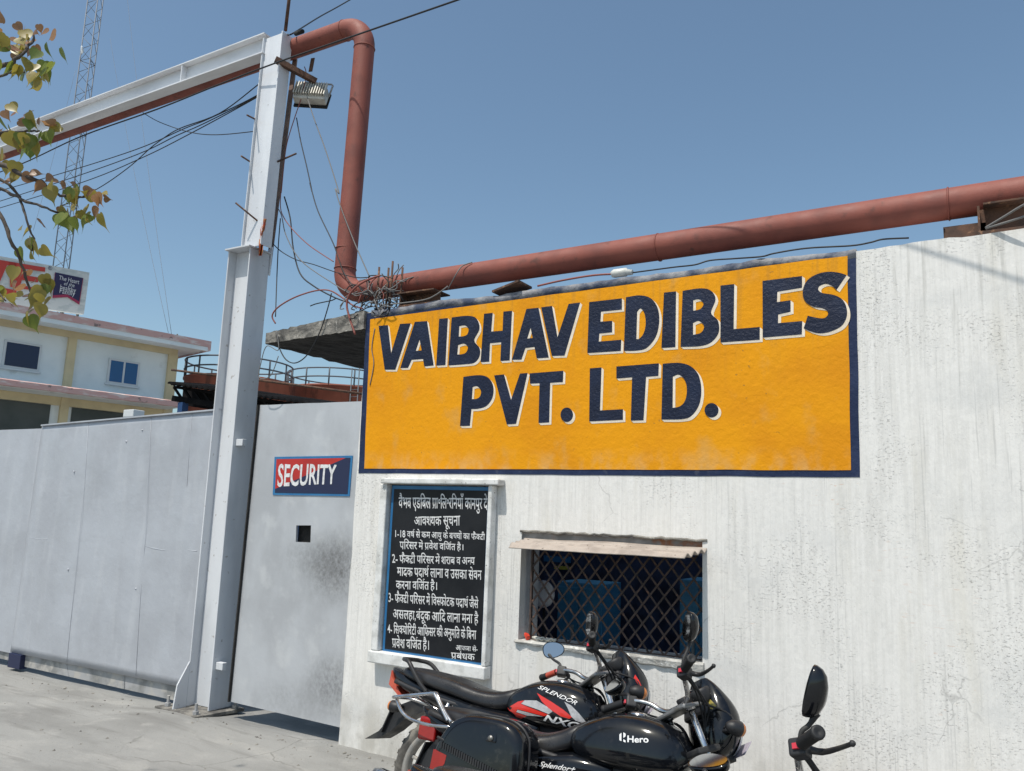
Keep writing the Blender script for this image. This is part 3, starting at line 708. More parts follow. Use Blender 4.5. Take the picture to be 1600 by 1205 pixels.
a, b, c, d = P(22,1018,Y=GY+.03), P(300,1072,Y=GY+.03), P(292,1099,Y=GY+.03), P(30,1040,Y=GY+.03)
mb = MB(); n = 3
for i in range(n):
    s0, s1 = i/n+.001, (i+1)/n-.002
    l0, l1, u0, u1 = d.lerp(c, s0), d.lerp(c, s1), a.lerp(b, s0), a.lerp(b, s1); yv = Vector((0,.02,0))
    mb.hexa([l0, l1, l1+yv, l0+yv], [u0, u1, u1+yv, u0+yv])
mb.build('bottom_rail', M['kick'], gate)
mb = MB(); q = [P(66,664,Y=GY-.004), P(345,639,Y=GY-.004)]
mb.bar(q[0]+Vector((0,0,-.006)), q[1]+Vector((0,0,-.006)), .03, .014); mb.build('top_rail', M['silver'], gate)
for (x, y) in ((222,672),(197,690),(115,737),(106,890),(212,920)):
    p = P(x, y, Y=GY-.006); MB().lathe([(0,.010),(.006,.008),(.009,.001)], p+Vector((0,.004,0)), (0,-1,0), 10).build('rivet', M['silver'], gate)
for l_ in ([(236,652),(232,740),(228,830),(219,940),(212,1058)], [(138,660),(132,760),(120,880),(104,1036)], [(300,645),(292,760)]):
    MB().tube([P(x, y, Y=GY-.004) for x, y in l_], .0016, 6).build('weld_seam', M['silver'], gate)
for l_ in ([(226,853),(240,857),(256,860),(262,859)], [(283,857),(296,860),(308,861)], [(46,840),(58,842),(74,843)]):
    MB().tube([P(x, y, Y=GY-.001) for x, y in l_], [.0015,.0035,.0035,.0015][:len(l_)], 6).build('dent_crease', M['silver'], gate)
adopt(gate)
gate2 = thing('sliding_gate', 'silver painted sheet steel gate leaf at the far left, behind its neighbour and lower', 'gate', (-10, WY+.2, 0))
GY2 = WY+.13
tl, bl = P(70,667,Y=GY2), P(20,1016,Y=GY2)
mb = MB(); vs = []
xl = -13.4; zt, zb = P(0,672,Y=GY2).z, P(0,1017,Y=GY2).z
for j in range(21):
    for i in range(31):
        s_, t = i/30, j/20; x = tl.x+.06-.115*t+(xl-tl.x-.06+.115*t)*s_; z = zt+(zb-zt)*t
        vs.append((x, GY2+.016*noise.noise(Vector((x*1.2, z, 9))), z))
mb.add(vs, [(j*31+i, j*31+i+1, (j+1)*31+i+1, (j+1)*31+i) for j in range(20) for i in range(30)], True)
o = mb.build('sheet', M['silver'], gate2, fix=False); fixface(o)
MB().box(xl, tl.x, GY2+.02, GY2+.05, .06, zb+.02).build('bottom_rail', M['kick'], gate2)
MB().box(tl.x-.16, tl.x+.02, GY2+.055, GY2+.07, .06, zt-.02).build('leaf_gap_shade', M['soffit'], gate2)  # dark strip added behind the leaf gap, painting its shade
p0, p1 = P(14,1020,Y=GY-.02), P(27,1046,Y=GY-.02)
MB().box(p0.x, p1.x+.03, GY-.02, GY+.06, .03, p0.z).build('drop_bolt', M['signnavy'], gate2, bevel=.004)
adopt(gate2)

# small security door
def door_mat():
    m = mat('smudged_silver_door', (.50,.515,.54), .48, metal=.18, spec=.5)
    N, L, b, nz, ramp, mixc, mul = m_helpers[m.name]
    c = mixc((.50,.515,.54), (.42,.43,.45), ramp(nz(2.2, (1,1,.6)), .4, .65))
    c = mixc(c, (.60,.61,.62), mul(ramp(nz(4.5, off=3.), .52, .7), .5))
    g = N.new('ShaderNodeNewGeometry')
    def smudge(cx, cz, rx, rz, amt, c):
        v = N.new('ShaderNodeVectorMath'); v.operation = 'SUBTRACT'; L.new(g.outputs['Position'], v.inputs[0]); v.inputs[1].default_value = (cx, WY, cz)
        s_ = N.new('ShaderNodeVectorMath'); s_.operation = 'MULTIPLY'; L.new(v.outputs[0], s_.inputs[0]); s_.inputs[1].default_value = (1/rx, 0, 1/rz)
        l = N.new('ShaderNodeVectorMath'); l.operation = 'LENGTH'; L.new(s_.outputs[0], l.inputs[0])
        r_ = N.new('ShaderNodeMapRange'); r_.inputs[1].default_value = 1.; r_.inputs[2].default_value = .1; r_.interpolation_type = 'SMOOTHSTEP'; L.new(l.outputs['Value'], r_.inputs[0])
        return mixc(c, (.085,.08,.075), mul(mul(r_.outputs[0], ramp(nz(34, (1,1,.8), off=cx, rg=.7), .02, .95)), amt))
    c = smudge(-4.50, 1.30, .50, .40, .95, c); c = smudge(-4.72, 1.36, .55, .26, .5, c); c = smudge(-4.42, .42, .46, .34, .8, c); c = smudge(-4.9, .25, .6, .25, .35, c)
    L.new(c, b.inputs['Base Color']); 
    bp = N.new('ShaderNodeBump'); bp.inputs['Strength'].default_value = .3; bp.inputs['Distance'].default_value = .02; L.new(nz(3., off=2.), bp.inputs['Height']); L.new(bp.outputs[0], b.inputs['Normal'])
    return m
M['door'] = door_mat()
DY = WY+.07
door = thing('security_door', 'narrow grey steel door with a small square peephole beside the white wall', 'door', (-4.9, DY, .1))
hole = [P(463,821,Y=DY), P(486,821,Y=DY), P(485,848,Y=DY), P(462,847,Y=DY)]
cor = [P(404,633,Y=DY), P(570,627,Y=DY), P(545,1140,Y=DY), P(358,1096,Y=DY)]
mb = MB(); q = lambda p: (p.x, p.z)
loop = [q(cor[0])] + [(cor[0].x+(cor[1].x-cor[0].x)*i/8, cor[0].z+(cor[1].z-cor[0].z)*i/8+.006*noise.noise(Vector((i*1.3,0,0)))) for i in range(1,8)] + [q(cor[1]), q(cor[2]), q(cor[3])]
hl = [q(p) for p in hole]
mb.flat([loop, hl], lambda x, z: Vector((x, DY, z)))
o = mb.build('sheet', M['door'], door, fix=False); fixface(o); md = o.modifiers.new('t','SOLIDIFY'); md.thickness = .02; md.offset = -1
MB().box(hole[0].x-.03, hole[1].x+.03, DY+.06, DY+.075, hole[2].z-.03, hole[0].z+.03).build('peephole_flap', M['soffit'], door)
MB().bar(cor[0]+Vector((.012,-.008,0)), cor[3]+Vector((.012,-.008,0)), .012, .03, (0,1,0)).build('door_gap_shade', M['soffit'], door)  # near-black strip painting the shaded gap between post and door
adopt(door)
ss = thing('security_sign', 'red and navy SECURITY sign plate with blue rim fixed on the grey door', 'sign', (-4.85, DY, 1.9))
c4 = [(429,714),(551,712),(546,775.5),(426,773.5)]
def plate(c4, Y0, Y1): 
    f, g_ = [P(x, y, Y=Y0) for x, y in c4], [P(x, y, Y=Y0)+Vector((0,Y1-Y0,0)) for x, y in c4]
    return MB().hexa(f, g_)
plate(c4, DY-.006, DY-.001).build('rim', M['blue'], ss)
i4 = [(432,717.5),(547.5,715.5),(543,772),(429.5,770)]
mid = [(i4[0][0],i4[0][1]), (i4[1][0]-5,i4[1][1]), (i4[3][0],i4[3][1]-4)]
MB().add([P(*p, Y=DY-.008) for p in (i4[0], (540,715.7), (429.8,764))], [(0,2,1)]).build('red_field', M['signred'], ss, fix=False)
MB().add([P(*p, Y=DY-.008) for p in ((540,715.7), i4[1], i4[2], i4[3], (429.8,764))], [(0,4,3,2,1)]).build('navy_field', M['signnavy'], ss, fix=False)
mb = MB(); place_writing(mb, ['SECURITY'], 434, 525, (728.5,729), (759,755.5), lambda x, y: P(x, y, Y=DY-.0095), bold=.02, shear=3)
fixface(mb.build('lettering', M['boardwht'], ss, fix=False)); adopt(ss)

# ------------------------------------------------------------------ red oxide pipe
PY = WY+.20; rp = .092
zt_ = P(500,62,Y=PY).z; xv = P(557,250,Y=PY).x; zl = P(660,442,Y=PY).z; zr_ = P(1590,303,Y=PY).z
pipe = thing('steam_pipe', 'thick red oxide pipe rising beside the post and running along the wall top', 'pipe', (xv, PY, 3.5))
rb = .24
pts = [Vector((-13.5, PY, zt_)), Vector((-10, PY, zt_))]
pts += [Vector((xv-rb+rb*math.sin(a), PY, zt_-rb+rb*math.cos(a))) for a in [math.pi/2*i/10 for i in range(11)]]
rb2 = .2; xb = xv-.04
pts += [Vector((xb+rb2-rb2*math.cos(a), PY, zl+rb2-rb2*math.sin(a))) for a in [math.pi/2*i/10 for i in range(11)]]
pts += [Vector((0, PY, zl+(zr_-zl)*.97)), Vector((8, PY, zr_+.05))]
MB().tube(pts, rp, 28).build('pipe_run', M['pipe'], pipe)
for (x, z, ax) in ((xv, zt_-rb-.01, (0,0,1)), (xv-rb-.01, zt_, (1,0,0)), (xb, zl+rb2+.02, (0,0,1)), (xb-.004, zl+rb2+.2, (0,0,1)), (xb+rb2+.02, zl, (1,0,0)), (-1.9, zl+(zr_-zl)*.5, (1,0,0)), (-.15, zl+(zr_-zl)*.95, (1,0,0))):
    o_ = Vector((x, PY, z)); a_ = Vector(ax)
    u_ = a_.cross(Vector((0,1,0))).normalized(); v_ = a_.cross(u_)
    MB().tube([o_+(u_*math.cos(t)+v_*math.sin(t))*(rp+.001) for t in [2*math.pi*i/28 for i in range(28)]], .0055, 6, closed=True).build('weld_seam', M['pipe'], pipe)
adopt(pipe)
# steel stools that carry the pipe on the wall top
def stool(px, w_, label, y0=-.02, hgt=.16, mtl='rust', tilt=0.):
    x = P(px[0], px[1], Y=WY+.12).x; zb_ = wtop(x)+.02
    t = thing('pipe_support', label, 'pipe support', (x, WY+.13, zb_))
    MB().box(x-w_/2, x+w_/2, WY+.02+y0, WY+.24, zb_-.01, zb_+.01).build('base_flange', M[mtl], t)
    MB().box(x-w_/2+.01, x+w_/2-.01, WY+.12, WY+.13, zb_+.011, zb_+hgt-.011).build('web', M[mtl], t)
    MB().hexa([(x-w_/2+tilt, WY+.02+y0, zb_+hgt-.01),(x+w_/2, WY+.02+y0, zb_+hgt-.01),(x+w_/2, WY+.24, zb_+hgt-.01),(x-w_/2+tilt, WY+.24, zb_+hgt-.01)],
              [(x-w_/2+tilt, WY+.02+y0, zb_+hgt),(x+w_/2, WY+.02+y0, zb_+hgt),(x+w_/2, WY+.24, zb_+hgt),(x-w_/2+tilt, WY+.24, zb_+hgt)]).build('top_flange', M[mtl], t)
    MB().box(x-w_/2, x-w_/2+.012, WY+.03+y0, WY+.239, zb_+.0105, zb_+hgt-.0105).build('end_plate', M[mtl], t); adopt(t)
stool((1566,337), .235, 'rusty channel bracket propping the pipe at the right end of the wall', y0=.02, hgt=.17, tilt=.03)
stool((1508,350), .22, 'dark steel plate bracket under the pipe, left of the rusty channel bracket', y0=.12, hgt=.10)
stool((662,462), .34, 'brown steel stool under the pipe beside the rebar stubs at the wall corner', y0=.0, hgt=.115, tilt=-.02)
a = P(800,447,Y=WY+.03)
t = MB().hexa([(a.x-.14,WY-.02,a.z-.045),(a.x+.10,WY-.05,a.z+.0),(a.x+.10,WY+.15,a.z+.0),(a.x-.14,WY+.15,a.z-.045)], [(a.x-.14,WY-.02,a.z-.03),(a.x+.10,WY-.05,a.z+.015),(a.x+.10,WY+.15,a.z+.015),(a.x-.14,WY+.15,a.z-.03)]).build('steel_plate', M['rust'])
tag(t, 'loose dark steel plate tilted on the wall top above the letters HAV', 'plate')
a = P(972,427,Y=WY+.05)
t = MB().tube([a+Vector((-.075,0,0)), a+Vector((-.055,0,.004)), a+Vector((.03,0,.004)), a+Vector((.035,0,.002)), a+Vector((.075,0,-.004))], [.022,.030,.030,.022,.018], 12).build('plastic_bottle', mat('pale_plastic_bottle', (.62,.62,.58), .4))
tag(t, 'small pale plastic bottle lying on the wall top above the word EDIBLES', 'bottle')

# ------------------------------------------------------------------ canopy slab at the wall end
sx0, sx1, sy0, sy1 = -5.40, WX0-.004, WY-.03, WY+1.95
t = thing('canopy_slab', 'broken grey concrete slab jutting from the wall end over the small door', 'slab', (-4.8, WY+.6, 3.1))
mb = MB(); nx, ny = 22, 20
def top_z(x): return 3.245+(x-sx0)/(sx1-sx0)*.09
def bot_z(x): return 3.150+(x-sx0)/(sx1-sx0)*.035
def sj(i, j, k): return Vector((.016*noise.noise(Vector((i*.8, j*.8, k))), .022*noise.noise(Vector((i*.9, j*.7, k+5))), .014*noise.noise(Vector((i*.9, j*.8, k+9)))))
T = [[Vector((sx0+(sx1-sx0)*i/nx, sy0+(sy1-sy0)*j/ny, top_z(sx0+(sx1-sx0)*i/nx)))+sj(i, j, 0) for i in range(nx+1)] for j in range(ny+1)]
B = [[Vector((sx0+(sx1-sx0)*i/nx, sy0+(sy1-sy0)*j/ny, bot_z(sx0+(sx1-sx0)*i/nx)))+sj(i, j, 20) for i in range(nx+1)] for j in range(ny+1)]
W_ = nx+1; vs = [p for r_ in T for p in r_]+[p for r_ in B for p in r_]; o_ = W_*(ny+1); fs = []
for j in range(ny):
    for i in range(nx): fs.append((j*W_+i, j*W_+i+1, (j+1)*W_+i+1, (j+1)*W_+i))
for i in range(nx): fs += [(i, o_+i, o_+i+1, i+1), (ny*W_+i, ny*W_+i+1, o_+ny*W_+i+1, o_+ny*W_+i)]
for j in range(ny): fs += [(j*W_, (j+1)*W_, o_+(j+1)*W_, o_+j*W_), (j*W_+nx, o_+j*W_+nx, o_+(j+1)*W_+nx, (j+1)*W_+nx)]
mb.add(vs, fs); mb.build('slab_body', M['concrete'], t)
mb = MB(); mb.add([p-Vector((0,0,.004)) for r_ in B for p in r_], [(j*W_+i, j*W_+i+1, (j+1)*W_+i+1, (j+1)*W_+i) for j in range(ny) for i in range(nx)]); mb.build('soffit', M['soffit'], t, fix=False)  # sheet under the slab with the underside shade put into its colour
adopt(t)

# ------------------------------------------------------------------ rebar stubs, cables, floodlight
Z4 = lambda x, y: (300+x/3.2575, 280+y/3.2575)
Z3 = lambda x, y: (350+x/4.0167, y/4.0167)
Z1 = lambda x, y: (x/4, y/4)
for i, (x, yt, lab) in enumerate(((953,448,'leftmost of the four rebar stubs at the wall corner'),(1001,452,'short rebar stub, second from left at the wall corner'),(1022,418,'tallest rebar stub rising from the wall corner'),(1072,450,'rightmost rebar stub at the wall corner, in front of the pipe'))):
    Yr = WY+.07; a = P(*Z4(x, yt), Y=Yr); pts = [(a.x-.004, Yr, 3.30), (a.x, Yr, a.z)]
    tag(MB().tube(pts, .009, 7).build('rebar_stub', M['rust']), 'rusty steel '+lab, 'rebar', 'rebar stubs at the wall corner')
def cable(pts, r, m, label, k=6, name='cable', n=6, cat='cable', jit=0):
    p = spline([q+Vector((random.uniform(-jit,jit), random.uniform(-jit,jit), random.uniform(-jit,jit))) for q in pts], k)
    return tag(MB().tube(p, r, n).build(name, M[m]), label, cat)
def zp(fn, lst): return [P(*fn(x, y), Y=WY+yy) for x, y, yy in lst]
# thick service cable: from far left, past the post, on over the street (its shadow falls on the wall)
A_ = P(435,97,Y=WY-.06); q1_, q2_ = P(1400,378,Y=WY), P(1600,440,Y=WY)
n1_ = (P(435,97,Y=4)-CAM).cross(P(715,0,Y=4)-CAM); n2_ = (q2_-q1_).cross(SUN); dC = n1_.cross(n2_).normalized(); dC = dC if dC.x > 0 else -dC
S0 = Matrix((n1_, n2_, (1,0,0))).inverted() @ Vector((n1_.dot(CAM), n2_.dot(q1_), -4.9))
pl = [P(x, y, Y=WY+yy) for x, y, yy in ((-260,352,1.2),(-60,288,.8),(27,259,.5),(125,214,.3),(245,171,.1),(350,129,.0))]
cable(pl+[A_]+[S0+dC*s_ for s_ in (0,1.5,3,5,8,11)], .0075, 'black', 'thick black service cable crossing in front of the post and pipe over the street', 5)
a = P(458,52,Y=WY+.05)
cable([P(450,54,Y=WY+.08), a, P(500,26,Y=WY+.9), P(550,-2,Y=WY+1.7), P(700,-90,Y=WY+3.6)], .008, 'black', 'thin black wire rising from the post top to the upper right', 5)
MB_ = MB().tube([P(462,53,Y=WY+.02), P(473,49,Y=WY-.02)], .02, 8).build('wire_clamp', M['soffit']); tag(MB_, 'small dark wire clamp at the top of the post', 'clamp')
hang = [
 ([(1720,440,.25),(1600,540,.25),(1370,710,.4),(1120,805,.5),(1000,880,.6),(930,935,.65),(800,1050,.75),(610,1180,.85),(380,1290,1.0)], .0058, 'black wire from the post that dips steeply across the other wires'),
 ([(1760,480,.25),(1600,600,.25),(1300,745,.4),(1150,805,.5),(850,935,.7),(380,1085,1.),(-100,1220,1.4)], .0055, 'uppermost of the black wires fanning left from the post below the beam'),
 ([(1760,500,.25),(1600,607,.26),(1280,770,.42),(1100,850,.55),(860,965,.7),(440,1115,1.),(-100,1290,1.4)], .0055, 'middle of the black wires fanning left from the post below the beam'),
 ([(1760,510,.27),(1600,612,.27),(1200,830,.47),(880,990,.7),(500,1145,1.),(-100,1330,1.4)], .0055, 'lowest of the black wires fanning left from the post below the beam'),
 ([(893,705,.16),(1000,765,.16),(1180,825,.16),(1350,843,.16),(1600,820,.14),(1700,800,.12)], .0045, 'slack black wire looping from under the beam to the post')]
for pts, r_, lab in hang: cable(zp(Z1, pts), r_, 'black', lab, 6)
# brown angle iron upright
ang = thing('angle_iron', 'slim brown angle iron upright behind the white post, carrying wires', 'upright', (-5.2, WY+.3, 3.7))
a, b = P(461,88,Y=WY+.26), P(419,418,Y=WY+.26)
MB().bar(a, b, .052, .006, (0,1,0)).build('flange', M['angle'], ang); MB().bar(a+Vector((-.023,.029,0)), b+Vector((-.023,.029,0)), .006, .05, (0,1,0)).build('flange', M['angle'], ang)
q4 = [P(*Z4(x, y), Y=WY+.225) for x, y in ((385,365),(408,345),(393,492),(372,480))]
MB().hexa(q4, [p+Vector((0,.012,0)) for p in q4]).build('foot_cleat', M['post'], ang); adopt(ang)
# bracket and floodlight
fl = thing('flood_light', 'finned aluminium floodlight hung on a rusty arm behind the post top', 'floodlight', (-4.9, WY+.3, 5.0))
a, b = P(430,93,Y=WY-.02), P(494,128,Y=WY+.30)
MB().bar(a, b, .05, .05).build('arm', M['rust'], fl)
a, b = P(485,112,Y=WY+.27), P(489,91,Y=WY+.27); MB().bar(a, b, .045, .008, (0,1,0)).build('upright', M['rust'], fl)
c = P(487,148,Y=WY+.32); ux = Vector((.86,.46,-.05)).normalized(); uz = Vector((-.05,.30,.95)).normalized(); uy = uz.cross(ux).normalized()
fx = Matrix((( ux.x,uy.x,uz.x,c.x),(ux.y,uy.y,uz.y,c.y),(ux.z,uy.z,uz.z,c.z),(0,0,0,1)))
MB().box(-.155,.155,-.045,.045,-.09,.05).build('housing', M['flood'], fl, bevel=.012, xf=fx)
mb = MB()
for i in range(13): x = -.145+.29*i/12; mb.box(x-.004, x+.004, -.082, -.046, -.06, .085)
mb.build('cooling_fins', M['flood'], fl, xf=fx)
MB().box(-.165,.165,.046,.066,-.11,.07).build('front_bezel', M['soffit'], fl, bevel=.006, xf=fx)
MB().box(-.13,.13,.067,.07,-.085,.045).build('lens', M['glass_lamp'], fl, xf=fx)
mb = MB(); mb.tube([(-.17,0,-.01),(-.175,0,.13),(-.16,0,.145),(.16,0,.145),(.175,0,.13),(.17,0,-.01)], .009, 6); mb.build('yoke', M['kick'], fl, xf=fx); adopt(fl)
wires = [
 (Z3, [(500,540,.28),(560,730,.22),(640,950,.18),(720,1205,.12)], Z4, [(730,50,.12),(760,150,.10),(830,330,.10),(905,500,.06)], .005, 'greycable', 'thin grey wire from the floodlight down across the pipe elbow'),
 (Z3, [(455,740,.26),(480,880,.24),(520,1050,.22),(553,1205,.20)], Z4, [(600,20,.2),(640,160,.16),(720,330,.12),(770,470,.1),(830,560,.08)], .005, 'black', 'thin black wire curving from the angle iron to the pipe elbow'),
 (Z3, [(505,420,.26),(515,470,.24),(490,600,.24),(450,720,.23),(400,880,.22),(380,1000,.22),(360,1205,.22)], Z4, [(455,40,.22),(450,140,.22),(470,200,.22),(520,265,.2),(600,340,.17),(720,420,.1)], .0045, 'redcable', 'red wire running down the angle iron and across to the pipe'),
 (Z4, [(392,100,.25),(450,170,.24),(480,290,.22),(560,420,.18),(740,545,.1),(800,580,.06)], None, [], .0045, 'greycable', 'grey wire slanting from the angle iron to the wall corner bundle'),
 (Z4, [(470,90,.26),(500,200,.24),(515,350,.22),(550,480,.2),(620,545,.16),(720,600,.1),(800,630,.05)], None, [], .0065, 'black', 'black wire sagging from the angle iron to the wall corner bundle'),
 (Z4, [(395,310,.24),(450,365,.22),(530,410,.2),(620,435,.17),(720,470,.12),(830,500,.08),(900,500,.05)], None, [], .0045, 'black', 'nearly level thin black wire between angle iron and rebar stubs'),
 (Z4, [(450,200,.23),(440,330,.22),(432,500,.18),(425,700,.06)], None, [], .005, 'black', 'black cable hanging straight down from the angle iron to the slab'),
 (Z4, [(425,735,-.04),(408,700,-.05),(425,665,-.05),(470,630,-.05),(540,595,-.05),(630,568,-.04),(700,567,-.03),(760,600,0),(815,640,0),(870,660,0)], None, [], .0065, 'redcable', 'red sheathed cable arching low over the broken slab'),
 (Z4, [(830,790,-.05),(800,700,-.05),(788,640,-.05),(800,590,-.05),(840,545,-.05),(900,510,-.04),(960,490,0)], None, [], .0085, 'redcable', 'thick orange red cable curling up round the wall corner bundle'),
 (Z4, [(710,580,-.05),(690,660,-.05),(650,780,-.05),(590,890,-.05),(530,935,-.05),(480,920,-.05),(445,860,-.05),(430,790,-.05)], None, [], .005, 'black', 'thin black wire hanging in a deep loop below the slab edge'),
 (Z4, [(430,770,-.06),(440,870,-.06),(380,850,-.05),(350,940,-.05),(342,1010,-.05),(400,1000,-.05),(440,900,-.06)], None, [], .004, 'greycable', 'loose grey wire dangling below the slab left edge'),
 (Z4, [(1303,545,-.01),(1240,590,-.02),(1180,615,-.01),(1060,632,-.01),(960,640,-.01)], None, [], .005, 'greycable', 'pale wire rising from the wall corner over the pipe'),
 (lambda x, y: (x, y), [(700,452,.10),(712,430,.05),(722,416,.09),(738,410,.13)], None, [], .005, 'greycable', 'short pale wire hooked over the pipe near the stool'),
 (lambda x, y: (x, y), [(840,447,.03),(880,438,.03),(930,430,.03),(975,428,.05)], None, [], .007, 'redcable', 'red cable lying along the wall top left of the bottle'),
 (lambda x, y: (x, y), [(975,428,.06),(1050,418,.03),(1085,414,.0),(1110,407,.02),(1150,404,.02),(1190,401,-.01),(1210,396,.02),(1260,388,.02),(1330,384,.02),(1360,379,0),(1380,374,.0),(1420,372,.03)], None, [], .005, 'black', 'black wire looping along the wall top above the sign'),
 (lambda x, y: (x, y), [(1540,356,.0),(1570,338,-.05),(1600,320,-.1),(1660,290,-.2)], None, [], .006, 'greycable', 'upper of the two pale wires at the right edge in front of the rusty bracket'),
 (lambda x, y: (x, y), [(1540,357,.0),(1580,345,-.05),(1640,325,-.1)], None, [], .006, 'greycable', 'lower of the two pale wires at the right edge in front of the rusty bracket'),
 (Z4, [(930,760,-.01),(915,860,-.012),(925,940,-.012),(905,1050,-.01)], None, [], .0035, 'greycable', 'thin wire hanging down over the left edge of the orange sign'),
]
for f1, l1, f2, l2, r_, m_, lab in wires: cable(zp(f1, l1)+(zp(f2, l2) if f2 else []), r_, m_, lab, 6)
# tangle of cable ends on the wall corner
random.seed(21)
tg = thing('cable_tangle', 'messy tangle of grey and black cable ends on the wall corner around the rebar', 'cable tangle', (-4.1, WY, 3.3))
c0 = P(*Z4(925,610), Y=WY+.03)
for m_, n_, r_ in (('greycable', 26, .0045), ('black', 24, .005), ('redcable', 3, .006)):
    for i in range(n_):
        p = []; st_ = Vector((c0.x+random.gauss(0,.13), WY+random.uniform(-.04,.14), c0.z+random.gauss(0,.06)))
        d_ = Vector((random.gauss(0,1), random.gauss(0,.35), random.gauss(0,.6)))
        for j in range(6):
            p.append(st_.copy()); d_ = (d_+Vector((random.gauss(0,.8), random.gauss(0,.35), random.gauss(0,.6)))).normalized(); st_ = st_+d_*.055
            st_.y = min(max(st_.y, WY-.06), WY+.16); st_.z = max(st_.z, c0.z-.17); 
            if st_.z < 3.26 and st_.x > WX0: st_.y = min(st_.y, WY-.014)
        MB().tube(spline(p, 4), r_, 5).build('cable_end', M[m_], tg)
adopt(tg)
# faded cloth tied to the post
M['cloth'] = mat('faded_cloth', (.42,.07,.04), .9, var=(.40,.20,.05), vscale=30, var2=(.16,.12,.12), v2scale=24)
mb = MB(); cl = [(340,205,.06),(372,198,.1),(388,230,.1),(380,270,.12),(366,300,.1),(364,350,.08),(352,392,.05),(346,350,.04),(344,280,.04)]
rows = []
for j in range(13):
    t_ = j/12; row = []
    for i in range(7):
        s_ = i/6; x = 341+s_*(44-30*t_)+6*noise.noise(Vector((t_*4, s_*2, 1))); y = 202+t_*188
        row.append(P(*Z4(x, y), Y=WY+.05+.05*math.sin(s_*7+t_*4)+.03*noise.noise(Vector((s_*4, t_*5, 3)))))
    rows.append(row)
mb.add([p for r_ in rows for p in r_], [(j*7+i, j*7+i+1, (j+1)*7+i+1, (j+1)*7+i) for j in range(12) for i in range(6)], True)
o = mb.build('tied_cloth', M['cloth'], fix=False); o.modifiers.new('t','SOLIDIFY').thickness = .004
tag(o, 'faded red and ochre cloth strip tied to the white post above its cap plate', 'cloth')

# ------------------------------------------------------------------ yard beyond the gate
M['bwall'] = mat('pale_building_paint', (.80,.84,.84), .9, var=(.70,.75,.76), vscale=.6, var2=(.48,.50,.50), v2scale=1.4, v2lo=.6, v2hi=.72, v2amt=.5)
M['byellow'] = mat('cream_yellow_trim', (.66,.55,.34), .9, var=(.58,.48,.30), vscale=1.5)
M['bpink'] = mat('faded_pink_parapet', (.58,.36,.33), .95, var=(.66,.56,.53), vscale=2.2, vstretch=(1,1,3), vlo=.5, vhi=.66, var2=(.22,.17,.16), v2scale=5, v2lo=.6, v2hi=.7)
M['bdark'] = mat('shop_front_shade', (.055,.065,.06), .6, var=(.08,.09,.085), vscale=.8)
M['bglass'] = mat('blue_window_glass', (.012,.09,.24), .12, spec=.5)
M['bglass2'] = mat('navy_window_glass', (.008,.014,.055), .1, spec=.5)
M['bframe'] = mat('white_window_frame', (.62,.64,.65), .5)
e = Vector((-.221,-.975,0)).normalized(); nrm = Vector((.975,-.221,0)).normalized()
A = P(275,548,Z=7.35)
def F(x, y, off=0.):
    d = CW + CR*((x-CX)/FPX) - CU*((y-CY)/FPX); t = ((A+nrm*off-CAM).dot(nrm))/d.dot(nrm); return CAM+d*t
def uv(p): return ((p-A).dot(e), p.z)
BM = Matrix(((e.x, nrm.x, 0, A.x), (e.y, nrm.y, 0, A.y), (0, 0, 1, 0), (0, 0, 0, 1)))   # local: u along the front, v outwards, z up
bld = thing('office_building', 'two storey pale office with yellow trim and pink parapets beyond the gate', 'building', (A.x, A.y, 0))
def bbox(name, m, u0, u1, v0, v1, z0, z1, parent=bld, bevel=0): return MB().box(u0, u1, v0, v1, z0, z1).build(name, m, parent, xf=BM, bevel=bevel)
uc0 = uv(F(281,645,1.25))[0]; z_roof = 7.38; zc = uv(F(270,637,.0))[1]; LU = 20
bbox('wall', M['bwall'], 0, LU, -8, 0, 0, z_roof-.02)
rz = uv(F(330,553,1.0))[1]; rz1 = uv(F(332,538,1.0))[1]
bbox('roof', M['bwall'], -.70, LU, -8.6, .96, z_roof, z_roof+.08)
rf = bbox('parapet', M['bpink'], -.70, LU, .962, 1.1, z_roof+.10, z_roof+.33)
bbox('fascia', M['bwall'], -.70, LU, .962, 1.08, z_roof-.05, z_roof+.098)
bbox('parapet', M['bpink'], -.80, -.702, -8.6, 1.1, z_roof-.03, z_roof+.33)
bbox('trim_band', M['byellow'], -.04, LU, .002, .09, z_roof-.22, z_roof-.002)
bbox('canopy', M['bwall'], uc0, LU, .004, 1.15, zc-.12, zc+.06)
mb = MB(); nn = 60
mb.loft([[(u_, 1.152, zc-.10+.03*noise.noise(Vector((u_*3,1,1)))), (u_, 1.30, zc-.10), (u_, 1.30, zc+.08+.03*noise.noise(Vector((u_*2.5,4,1)))), (u_, 1.152, zc+.12)] for u_ in [uc0-.02+(LU-uc0)*i/nn for i in range(nn+1)]], False)
mb.build('canopy_edge', M['bpink'], bld, xf=BM)
bbox('trim_band', M['byellow'], -.04, LU, .004, .10, zc-.40, zc-.125)
ucol = [0.0]+[uv(F(110,550))[0]-.2]; 
bay = uv(F(110,550))[0]
for k in range(0, 6):
    u_ = k*bay; bbox('column', M['byellow'], u_-.13 if k else -.05, u_+.13 if k else .28, .003, .13, .1, z_roof-.225)
for k in range(0, 5): bbox('opening_shade_panel', M['bdark'], k*bay+.4, (k+1)*bay-.26, .006, .03, .1, zc-.41)  # flat dark panels paint the shade of the recessed ground floor openings
